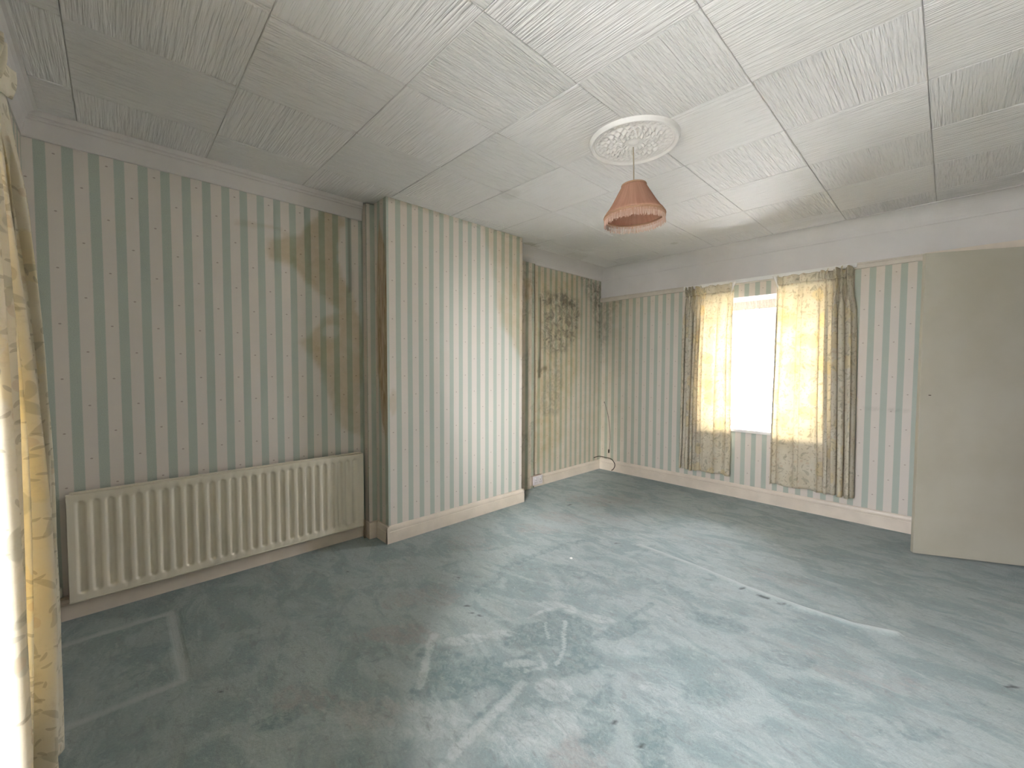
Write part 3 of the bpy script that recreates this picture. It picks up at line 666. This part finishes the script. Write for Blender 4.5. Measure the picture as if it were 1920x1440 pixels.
# ------------------------------------------------------------------ floral curtains
def floral():
    t = NT('floral_curtain_fabric'); uv = t.n('TexCoord').outputs['UV']
    wv = t.noise(uv, 5.0, 2)
    base = t.mix(t.ss(.35, .65, wv.outputs[0]), (.79, .735, .61), (.84, .80, .70))
    def layer(scale, a, b, col_, k, seedoff, dens, base, curve=0.0):
        mp = t.n('Mapping', {'Location': (seedoff, seedoff * .7, 0)}); t.put(mp.inputs[0], uv)
        vo = t.n('TexVoronoi', {'Scale': scale, 'Randomness': 1.0}, voronoi_dimensions='2D'); t.put(vo.inputs['Vector'], mp.outputs[0])
        sb = t.n('VectorMath', operation='SUBTRACT'); t.put(sb.inputs[0], mp.outputs[0]); t.put(sb.inputs[1], vo.outputs['Position'])
        sc3 = t.n('SeparateColor'); t.put(sc3.inputs[0], vo.outputs['Color'])
        ro = t.n('VectorRotate', rotation_type='Z_AXIS'); t.put(ro.inputs['Vector'], sb.outputs[0]); t.put(ro.inputs['Angle'], t.m('MULTIPLY', sc3.outputs[0], 6.283))
        x, y, _ = sep(t, ro.outputs[0])
        y = t.m('ADD', y, t.m('MULTIPLY', t.m('MULTIPLY', x, x), curve))
        r = t.m('SQRT', t.m('ADD', t.m('POWER', t.m('DIVIDE', x, a), 2.0), t.m('POWER', t.m('DIVIDE', y, b), 2.0)))
        r = t.m('ADD', r, t.m('MULTIPLY', t.m('SUBTRACT', t.noise(uv, 60.0, 2).outputs[0], .5), .5))
        mk = t.m('SUBTRACT', 1.0, t.ss(.85, 1.05, r)); mk = t.m('MULTIPLY', mk, t.m('LESS_THAN', sc3.outputs[1], dens))
        return t.mix(t.m('MULTIPLY', mk, k), base, col_)
    c = layer(4.6, .070, .056, (.84, .72, .42), .45, 3.1, .55, base)
    c = layer(10.0, .028, .010, (.42, .41, .30), .42, 1.7, .75, c, 9.0)
    c = layer(15.0, .020, .006, (.46, .42, .31), .45, 5.3, .7, c, -12.0)
    c = layer(17.0, .012, .010, (.66, .50, .35), .35, 7.9, .35, c)
    c = layer(34.0, .010, .003, (.44, .39, .28), .5, 9.3, .6, c, 20.0)
    mt = t.noise(uv, 45.0, 4, .7); c = t.mix(t.m('MULTIPLY', t.ss(.5, .7, mt.outputs[0]), .20), c, (.50, .44, .32))
    weave = t.noise(uv, 500.0, 2)
    nb = t.bump(weave.outputs[0], .15, .001)
    df = t.n('BsdfDiffuse', {'Color': c}); tl = t.n('BsdfTranslucent', {'Color': t.mix(1.0, c, (1.0, .965, .86), 'MULTIPLY')}); t.put(df.inputs['Normal'], nb)
    m1 = t.n('MixShader', {0: .42}); t.put(m1.inputs[1], df); t.put(m1.inputs[2], tl); t.put(t.out.inputs[0], m1); return t.mat
M_FLORAL = floral()
t = NT('white_curtain_lining'); t.pr((.86, .83, .77), .8); M_LINING = t.mat
def curtain(label, top, bot, ybase, z0, z1, dens, amp, seed, inward, group, flap=0, hemdrop=0.0):
    """top/bot: (xa, xb) edges. dens: list of (s, fold density, amplitude factor). inward: -1 hangs in front of +y wall"""
    e = empty('curtain', ((bot[0] + bot[1]) / 2, ybase, z0)); tag(e, label, 'curtain', group)
    rs = random.Random(seed); nu, nv = 420, 72
    sA = [d[0] for d in dens]; sd = [d[1] for d in dens]; sa = [d[2] for d in dens]
    ss = np.linspace(0, 1, nu); de = np.interp(ss, sA, sd); am = np.interp(ss, sA, sa)
    ph = np.concatenate([[0], np.cumsum((de[1:] + de[:-1]) / 2 * np.diff(ss))]) * 2 * PI
    ph = ph + .5 * np.sin(ss * 23 + seed) + rs.uniform(0, 6)
    wx = np.interp(ss, np.linspace(0, 1, 9), [rs.uniform(.75, 1.2) for _ in range(9)])
    hd = .075; lean = .035 if inward > 0 else 0
    def surf(t_, s_i, head=False):
        s = ss[s_i]; k = min(1, max(0, (t_ - .0) / .16)); k = k * k * (3 - 2 * k)
        xa = top[0] + (bot[0] - top[0]) * t_ ** .8; xb = top[1] + (bot[1] - top[1]) * t_ ** .8
        A = amp * am[s_i] * wx[s_i] * 1.25 * (.42 + .58 * k) * (1 + .12 * math.sin(t_ * 4 + s * 7))
        p = ph[s_i] + .35 * math.sin(t_ * 2.6 + s * 5 + seed) * k
        xo = A * .42 * math.sin(2 * p) * k
        x = xa + (xb - xa) * s + xo
        y = A * (math.sin(p) + .22 * math.sin(2.3 * p + 1.3)) + .006 * math.sin(t_ * 7 + s * 13 + seed)
        y += inward * (.012 * math.sin(PI * min(1, t_ * 1.2)))
        return x, y - lean * (1 - t_) ** 2
    P = []; arc = np.zeros(nu)
    mid = [surf(.6, i) for i in range(nu)]
    for i in range(1, nu): arc[i] = arc[i - 1] + math.hypot(mid[i][0] - mid[i - 1][0], mid[i][1] - mid[i - 1][1])
    UV = []
    for i in range(nu):
        for j in range(nv):
            t_ = j / (nv - 1); x, y = surf(t_, i)
            z = z1 - hd + (z0 - (z1 - hd)) * t_ + (hemdrop * ss[i] + .006 * math.sin(ss[i] * 17)) * t_
            P.append((x - e.location.x, y, z - e.location.z)); UV.append((arc[i], z + seed * .37))
    UVa = np.array(UV)
    o = MB().grid(P, nu, nv).build('drape', M_FLORAL, e, smooth=True, fixn=False)
    lay = o.data.uv_layers.new(name='UVMap'); n = len(o.data.loops); vi = np.empty(n, dtype=np.int32); o.data.loops.foreach_get('vertex_index', vi)
    lay.data.foreach_set('uv', UVa[vi].astype(np.float32).ravel())
    md = o.modifiers.new('thickness', 'SOLIDIFY'); md.thickness = .0015
    # gathered heading band with tight pleats standing proud of the track
    P = []; UV = []
    for i in range(nu):
        x0_, y0_ = surf(0, i); s = ss[i]
        for j in range(9):
            q = j / 8; pl = math.sin(ph[i] * 1.0) ; fine = .0045 * math.sin(ph[i] * 4 + 1)
            A2 = am[i] * (.024 * pl * (.3 + .7 * q) + fine)
            bul = -.014 * math.sin(PI * q) * (1 if inward < 0 else -.3)
            P.append((x0_ - e.location.x + .006 * am[i] * math.sin(ph[i] * 2) * q, y0_ + A2 + bul, z1 - hd - e.location.z + hd * q + .010 * am[i] * math.sin(ph[i] * 1.5 + 2) * q))
            UV.append((arc[i], z1 - hd + hd * q + seed * .37))
    UVb = np.array(UV)
    o = MB().grid(P, nu, 9).build('heading', M_FLORAL, e, smooth=True, fixn=False)
    lay = o.data.uv_layers.new(name='UVMap'); n = len(o.data.loops); vi = np.empty(n, dtype=np.int32); o.data.loops.foreach_get('vertex_index', vi)
    lay.data.foreach_set('uv', UVb[vi].astype(np.float32).ravel())
    md = o.modifiers.new('thickness', 'SOLIDIFY'); md.thickness = .003
    if flap:
        xi = (top[1] if flap > 0 else top[0]) - e.location.x; s_ = flap; P = []
        for j in range(10):
            q = j / 9; wd = .034 * (1 - q) + .002
            for i in range(4):
                r = i / 3; P.append((xi + s_ * (-.006 + wd * r - .012 * q), -.022 - .018 * math.sin(PI * r * .8) * (1 - q), z1 - .004 - e.location.z - .125 * q + .010 * r))
        o = MB().grid(P, 10, 4).build('lining', M_LINING, e, smooth=True, fixn=False)
        md = o.modifiers.new('thickness', 'SOLIDIFY'); md.thickness = .0015
    return e
curtain('cream floral curtain left of the small window, bunched at its left side', (-1.885, -1.425), (-1.915, -1.43), YF - .098, .215, 2.058,
        [(0, 14, 1.25), (.32, 12, 1.2), (.42, 5, .5), (.85, 5, .35), (1, 7, .8)], .030, 3, -1, None, 1)
curtain('cream floral curtain right of the small window, deep folds at its right side', (-1.065, -.545), (-1.085, -.505), YF - .098, .215, 2.058,
        [(0, 9, .8), (.12, 5, .4), (.55, 4.5, .35), (.68, 11, 1.1), (1, 13, 1.3)], .032, 5, -1, None, -1)
curtain('long floral curtain at the left edge of the photo, lit from behind', (-1.63, -0.98), (-1.76, -0.92), YN + .130, .13, 1.99,
        [(0, 6, .55), (.2, 8, .7), (1, 9, 1.0)], .030, 8, 1, None)

def track(name, x0, x1, y, s, z, label):
    e = empty(name, (x0, y, z)); tag(e, label, 'curtain track')
    L = x1 - x0
    MB().box(0, L, -.006, .006, 0, .034).build('rail', M_GLOSSW, e, bevel=.002)
    for k in range(4):
        xx = .05 + (L - .1) * k / 3
        MB().box(xx - .012, xx + .012, min(0, s * .03), max(0, s * .03), .006, .026).build('bracket', M_GLOSSW, e, bevel=.001)
track('curtain_track', -1.93, -.53, YF - .036, 1, 2.062, 'white curtain track above the small window under the frieze')
track('curtain_track', -1.72, .50, YN + .040, -1, 2.00, 'white curtain track over the near window behind the left edge curtain')

# ------------------------------------------------------------------ door (open, seen from its free edge)
def door_mat():
    t = NT('cream_door_paint'); v = obco(t); n1 = t.noise(v, 2.5, 4); n2 = t.noise(v, 60, 2)
    c = t.mix(t.ss(.3, .7, n1.outputs[0]), (.44, .41, .325), (.48, .455, .375))
    sm = t.n('TexVoronoi', {'Scale': 2.2}); t.put(sm.inputs['Vector'], v)
    c = t.mix(t.m('MULTIPLY', t.m('SUBTRACT', 1.0, t.ss(.03, .09, sm.outputs['Distance'])), .18), c, (.30, .27, .22))
    t.pr(c, .5, t.bump(n2.outputs[0], .08, .001), .35); return t.mat
M_DOOR = door_mat()
ang = R(26.66); fe = Vector((-0.1254, 3.8669, 0))
e = empty('door_1', (fe.x, fe.y, 0), ang); tag(e, 'plain cream flush door standing open at the right edge', 'door', kind='structure')
MB().box(0, .765, 0, .036, .012, 2.010).build('door_leaf', M_DOOR, e, bevel=.003)
t = NT('dark_screw_hole'); t.pr((.05, .04, .03), .7)
MB().box(.045, .058, -.0012, .002, 1.076, 1.081).build('screw_hole', t.mat, e)
t = NT('brass'); t.pr((.55, .43, .2), .35, metal=1.0); M_BRASS = t.mat
for zz in (.25, 1.75): MB().tube([(.768, .0, zz), (.768, .0, zz + .075)], .006, 8).build('hinge', M_BRASS, e, smooth=True)
mb = MB().box(XR - .018, XR, DY0 - .06, DY0, 0, DZ + .06).box(XR - .018, XR, DY1, DY1 + .06, 0, DZ + .06).box(XR - .018, XR, DY0, DY1, DZ, DZ + .06)
o = mb.build('trim_11', M_SKIRT, bevel=.003); tag(o, 'cream door architrave around the doorway', 'architrave', kind='structure')

# ------------------------------------------------------------------ radiator
M_RAD = paint_mat('cream_radiator_enamel', (.70, .645, .53), .34, .02, .03, 5, .45)
e = empty('radiator', (XL, .55, 0)); tag(e, 'cream fluted panel radiator on the left wall below the striped wallpaper', 'radiator')
def RP(mb, nm, mat=M_RAD, **k):
    o = mb.build(nm, mat, e, **k); o.matrix_parent_inverse = Matrix.Translation(e.location).inverted(); return o
y0, y1, z0, z1 = -.184, 1.281, .108, .632; xf = -2.886
yy = sorted(set(list(np.round(np.arange(y0, y1, .0052), 4)) + [y1]))
zz = sorted(set([z0] + list(np.round(np.linspace(z0 + .03, z0 + .085, 12), 4)) + [.25, .35, .45] + list(np.round(np.linspace(z1 - .085, z1 - .03, 12), 4)) + [z1]))
def rad_x(y, z):
    k = (y + .161) / .052; fr = k - math.floor(k + .5)
    if y < -.150 or y > 1.243 + .012: return xf
    d = abs(abs(fr) - .5) * .052          # distance from channel centre
    zt, zb = z1 - .048, z0 + .048; dz = max(0, z - zt, zb - z)
    dd = math.hypot(d, dz); tt = min(1, max(0, (dd - .007) / .0125)); tt = tt * tt * (3 - 2 * tt)
    return xf - .0125 * (1 - tt)
P = [(rad_x(a, b), a, b) for a in yy for b in zz]
mb = MB().grid(P, len(yy), len(zz)); RP(mb, 'front_panel', smooth=True, fixn=False)
RP(MB().box(xf - .03, xf - .014, y0, y1, z0, z1).box(xf - .016, xf, y0, y0 + .0015, z0, z1).box(xf - .016, xf, y1 - .0015, y1, z0, z1), 'back_panel')
RP(MB().box(xf - .022, xf - .016, y0 + .012, y1 - .010, z1, z1 + .011).box(xf - .014, xf, y0, y1, z1 - .001, z1 + .001), 'top_seam', bevel=.001)
RP(MB().box(xf - .022, xf - .016, y0 + .012, y1 - .010, z0 - .008, z0).box(xf - .014, xf + .001, y0, y1, z0 - .002, z0 + .004), 'bottom_seam', bevel=.001)
for yb in (.1, 1.0): RP(MB().box(XL + .0012, xf - .03, yb - .015, yb + .015, .2, .56), 'wall_bracket')
t = NT('aged_white_plastic'); t.pr((.52, .51, .44), .45); M_VALVE = t.mat
RP(MB().lathe([(0, .185), (.012, .186), (.016, .180), (.017, .15), (.013, .138), (0, .138)], (XL + .055, -.222), 20), 'valve_knob', M_VALVE, smooth=True)
t = NT('copper_pipe'); t.pr((.40, .33, .24), .4, metal=.4); M_PIPE = t.mat
RP(MB().tube([(XL + .055, -.222, .0), (XL + .055, -.222, .138)], .0075, 10).tube([(XL + .055, -.222, .128), (XL + .06, -.185, .128)], .007, 10), 'pipe', M_PIPE, smooth=True)
RP(MB().tube([(XL + .06, 1.281, .135), (XL + .058, 1.298, .132), (XL + .055, 1.300, .115), (XL + .055, 1.300, .0)], .0075, 10), 'pipe', M_PIPE, smooth=True)

# ------------------------------------------------------------------ ceiling rose and pendant
RC = (-1.165, 1.982)
M_ROSE = paint_mat('rose_plaster', (.78, .755, .725), .5, .02, .1, 10)
nr, nth = 90, 432; P = []
def rose_h(r, th):
    q = r / .228
    rim = math.exp(-((q - .95) / .035) ** 2) * .016 + math.exp(-((q - .86) / .018) ** 2) * .006
    beads = .006 * math.exp(-((q - .80) / .03) ** 2) * (0.5 + .5 * math.cos(36 * th))
    lv = math.exp(-((q - .52) / .19) ** 4)
    leaf = .012 * lv * max(0, math.cos(4 * th + 5.0 * (q - .5))) ** .6
    vein = .006 * lv * math.cos(28 * th + 16 * q) + .004 * lv * math.cos(55 * q + 8 * th)
    inner = .010 * math.exp(-((q - .27) / .05) ** 2) * (1 + .4 * math.cos(16 * th)) + .010 * max(0, 1 - (q / .12) ** 2)
    edge = min(1, max(0, (1 - q) / .03))
    return (.007 + rim + beads + leaf + vein + inner) * edge
for i in range(nth + 1):
    th = 2 * PI * i / nth
    for j in range(nr):
        r = .228 * (j / (nr - 1)); P.append((r * math.cos(th), r * math.sin(th), -rose_h(r, th)))
o = MB().grid(P, nth + 1, nr, flip=True).build('ceiling_rose', M_ROSE, smooth=True, fixn=False)
o.location = (RC[0], RC[1], H); tag(o, 'round ornamental white plaster ceiling rose with leaf relief', 'ceiling rose')

e = empty('pendant_lamp', (RC[0] - .006, RC[1] + .006, H - .028)); tag(e, 'dusty pink fringed fabric pendant lampshade hanging from the ceiling rose', 'pendant lamp')
ox = 0
t = NT('cream_flex'); t.pr((.45, .38, .27), .6)
MB().tube([(0, 0, 0), (.001, 0, -.08), (0, 0, -.19)], .0032, 8).build('cord', t.mat, e, smooth=True)
MB().lathe([(0, -.175), (.012, -.177), (.016, -.19), (.019, -.225), (.019, -.26), (0, -.26)], n=20).build('lampholder', M_GLOSSW, e, smooth=True)
def shade_mat():
    t = NT('dusty_pink_shade'); v = obco(t); x, y, z = sep(t, v)
    th = t.m('ARCTAN2', y, x); ns = t.noise(comb(t, t.m('MULTIPLY', th, 14.0), t.m('MULTIPLY', z, 5.0)), 1.0, 3)
    c = t.mix(t.ss(.3, .7, ns.outputs[0]), (.42, .24, .17), (.52, .31, .225))
    df = t.n('BsdfDiffuse', {'Color': c}); tl = t.n('BsdfTranslucent', {'Color': (.62, .34, .22)})
    t.put(df.inputs['Normal'], t.bump(ns.outputs[0], .4, .004))
    m1 = t.n('MixShader', {0: .30}); t.put(m1.inputs[1], df); t.put(m1.inputs[2], tl); t.put(t.out.inputs[0], m1); return t.mat
M_SHADE = shade_mat()
zt = -.195; prof = [(.058, 0), (.064, -.010), (.077, -.032), (.097, -.066), (.117, -.100), (.135, -.128), (.147, -.142), (.152, -.150), (.153, -.160)]
shp = [(r, zt + z) for r, z in prof]; nth = 96
P = []
fn = 12
for i in range(nth + 1):
    th = 2 * PI * i / nth
    for (r, z) in shp:
        k = (z - shp[0][1]) / (shp[-1][1] - shp[0][1]); rr = r * (1 - .035 * (1 - abs(math.cos(fn * th / 2))) * math.sin(PI * k))
        P.append((rr * math.cos(th), rr * math.sin(th), z))
o = MB().grid(P, nth + 1, len(shp)).build('lamp_shade', M_SHADE, e, smooth=True, fixn=False)
md = o.modifiers.new('thickness', 'SOLIDIFY'); md.thickness = .002
for nm, r, z in (('top_trim', .061, zt), ('bottom_trim', .1535, shp[-1][1])):
    pts = [(r * math.cos(2 * PI * k / 64), r * math.sin(2 * PI * k / 64), z) for k in range(65)]
    t = NT('braid_' + nm); n1 = t.noise(obco(t), 180, 2); t.pr(t.mix(n1.outputs[0], (.30, .17, .10), (.48, .29, .18)), .9)
    MB().tube(pts, .0042 if nm == 'top_trim' else .005, 6).build(nm, t.mat, e, smooth=True)
for nm, r in (('shade_ring', .058),):
    for k in range(3):
        a = 2 * PI * k / 3; MB().tube([(.018 * math.cos(a), .018 * math.sin(a), zt - .02), (r * math.cos(a), r * math.sin(a), zt - .003)], .0015, 6).build('shade_spoke', M_BRASS, e)
mb = MB(); zb = shp[-1][1] - .003
for k in range(230):
    a = 2 * PI * (k + random.uniform(-.3, .3)) / 230; r = .1525; l = .040 * random.uniform(.82, 1.08); dx = random.uniform(-.004, .004)
    mb.tube([(r * math.cos(a), r * math.sin(a), zb), ((r + dx * .4) * math.cos(a + dx), (r + dx * .4) * math.sin(a + dx), zb - l * .55), ((r + dx) * math.cos(a + dx * 3), (r + dx) * math.sin(a + dx * 3), zb - l)], [.0013, .0011, .0017], 4)
t = NT('pink_fringe_thread'); t.pr((.62, .44, .35), .9)
o = mb.build('fringe', t.mat, e, fixn=False); o['kind'] = 'stuff'
mb = MB()
for k in range(150):
    a = 2 * PI * (k + random.uniform(-.3, .3)) / 150; r = .1545
    mb.tube([(r * math.cos(a), r * math.sin(a), zb + .010), (r * math.cos(a), r * math.sin(a), zb - .012)], .0021, 4)
t = NT('fringe_braid'); t.pr((.50, .31, .21), .9)
o = mb.build('fringe_heading', t.mat, e, fixn=False); o['kind'] = 'stuff'
e.rotation_euler = (R(1.5), R(-1.0), 0)

# ------------------------------------------------------------------ socket, cables, scraps
e = empty('wall_socket', (XL + .02, 3.09, .03)); tag(e, 'white double wall socket box on the skirting in the far recess', 'socket')
t = NT('white_plastic'); t.pr((.66, .61, .63), .4); M_PL = t.mat
t = NT('brown_box'); t.pr((.40, .32, .27), .6); M_BX = t.mat
MB().box(0, .030, -.01, .140, 0, .10).build('back_box', M_BX, e, bevel=.003)
MB().box(.030, .040, .006, .146, .004, .096).build('faceplate', M_PL, e, bevel=.003)
for yy_ in (.035, .105): MB().box(.040, .043, yy_ - .008, yy_ + .008, .066, .084).build('switch', M_GLOSSW, e, bevel=.001)
t = NT('dark_pin_slot'); t.pr((.03, .03, .03), .6); M_SL = t.mat
for yy_ in (.045, .115):
    for dy, dz in ((0, .052), (-.011, .030), (.011, .030)): MB().box(.0395, .0405, yy_ - .0025 + dy, yy_ + .0025 + dy, dz - .004, dz + .004).build('pin_slot', M_SL, e)
def smoothpts(P, n=10):
    out = []
    P = [Vector(p) for p in P]
    for i in range(len(P) - 1):
        p0, p1, p2, p3 = P[max(i - 1, 0)], P[i], P[i + 1], P[min(i + 2, len(P) - 1)]
        for k in range(n):
            t = k / n
            out.append(.5 * ((2 * p1) + (p2 - p0) * t + (2 * p0 - 5 * p1 + 4 * p2 - p3) * t * t + (-p0 + 3 * p1 - 3 * p2 + p3) * t ** 3))
    out.append(P[-1]); return out
yw = YF - .006
t = NT('grey_cable'); t.pr((.30, .26, .22), .5); M_CB = t.mat
t = NT('dark_cable'); t.pr((.08, .06, .045), .5); M_CB2 = t.mat
e = empty('aerial_cable', (-2.9, yw, .2)); tag(e, 'thin brown wire hanging down the wallpaper in the far corner', 'cable')
def AP(mb, nm, mat, ee, **k):
    o = mb.build(nm, mat, ee, **k); o.matrix_parent_inverse = Matrix.Translation(ee.location).inverted(); return o
AP(MB().tube(smoothpts([(-2.905, yw, .83), (-2.885, yw, .78), (-2.845, yw - .004, .66), (-2.82, yw - .006, .50), (-2.815, yw - .004, .36), (-2.828, yw, .25)]), .0035, 6), 'wire', M_CB, e, smooth=True)
AP(MB().tube([(-2.830, yw - .004, .255), (-2.832, yw - .004, .215)], .010, 10), 'plug', M_CB2, e, smooth=True)
AP(MB().tube([(-2.905, yw - .001, .835), (-2.905, yw - .001, .822)], .007, 8), 'clip', M_CB, e, smooth=True)
e = empty('skirting_cable', (-2.85, yw - .02, .14)); tag(e, 'dark cable looped over the skirting board in the far corner', 'cable')
AP(MB().tube(smoothpts([(XL + .006, YF - .12, .150), (XL + .02, YF - .03, .155), (-2.87, YF - .026, .155), (-2.80, YF - .028, .152), (-2.76, YF - .030, .135), (-2.73, YF - .031, .09), (-2.745, YF - .031, .04), (-2.775, YF - .032, .012)]), .005, 7), 'wire', M_CB2, e, smooth=True)
t = NT('white_paper'); t.pr((.95, .95, .93), .6)
bm = MB().box(-.009, .009, -.006, .006, 0, .003).box(-.004, .006, -.002, .007, .002, .006)
o = bm.build('paper_scrap', t.mat, bevel=.001); o.location = (-1.669, 2.136, .003); tag(o, 'tiny white scrap lying on the dark carpet patch', 'scrap')

# ------------------------------------------------------------------ outside, seen through the nets
GZ = -2.9
t = NT('pale_paving'); n1 = t.noise(obco(t), .8, 3); t.pr(t.mix(n1.outputs[0], (.55, .54, .52), (.65, .64, .62)), .9)
o = MB().box(-60, 60, YF + TW + .02, 60, GZ - .2, GZ).build('ground', t.mat); tag(o, 'pale street outside the small window', 'street', kind='structure')
t = NT('garden_paving'); n1 = t.noise(obco(t), .8, 3); t.pr(t.mix(n1.outputs[0], (.30, .31, .29), (.38, .38, .36)), .9)
o = MB().box(-60, 60, -60, YN - TW - .02, GZ - .2, GZ).build('ground', t.mat); tag(o, 'grey paving outside the near window', 'street', kind='structure')
t = NT('pale_house_render'); n1 = t.noise(obco(t), 1.2, 3); t.pr(t.mix(n1.outputs[0], (.42, .41, .42), (.5, .49, .49)), .9); M_HW = t.mat
t = NT('slate_roof'); t.pr((.16, .17, .2), .8); M_HR = t.mat
t = NT('dark_house_glass'); t.pr((.10, .12, .14), .15); M_HG = t.mat
e = empty('house', (-5.5, 24, GZ)); tag(e, 'pale terraced house across the street beyond the small window', 'house')
MB().box(-7, 7, 0, 7, 0, 5.4).build('wall', M_HW, e)
mb = MB(); mb.v += [(-7.3, -.4, 5.3), (7.3, -.4, 5.3), (7.3, 3.5, 7.6), (-7.3, 3.5, 7.6), (-7.3, 7.4, 5.3), (7.3, 7.4, 5.3)]
mb.f += [(0, 1, 2, 3), (3, 2, 5, 4), (0, 3, 4), (1, 5, 2), (0, 4, 5, 1)]; mb.m += [0] * 5; mb.build('roof', M_HR, e)
for xx in (-4.6, -1.6, 1.4, 4.4):
    for zz_ in (1.0, 3.6):
        f = MB().box(xx - .65, xx + .65, -.05, .06, zz_, zz_ + 1.25).build('window', M_GLOSSW, e)
        for q in (-1, 1):
            g = MB().box(xx + q * .31 - .26, xx + q * .31 + .26, -.07, -.05, zz_ + .08, zz_ + 1.17).build('pane', M_HG, f)
bpy.context.view_layer.update()
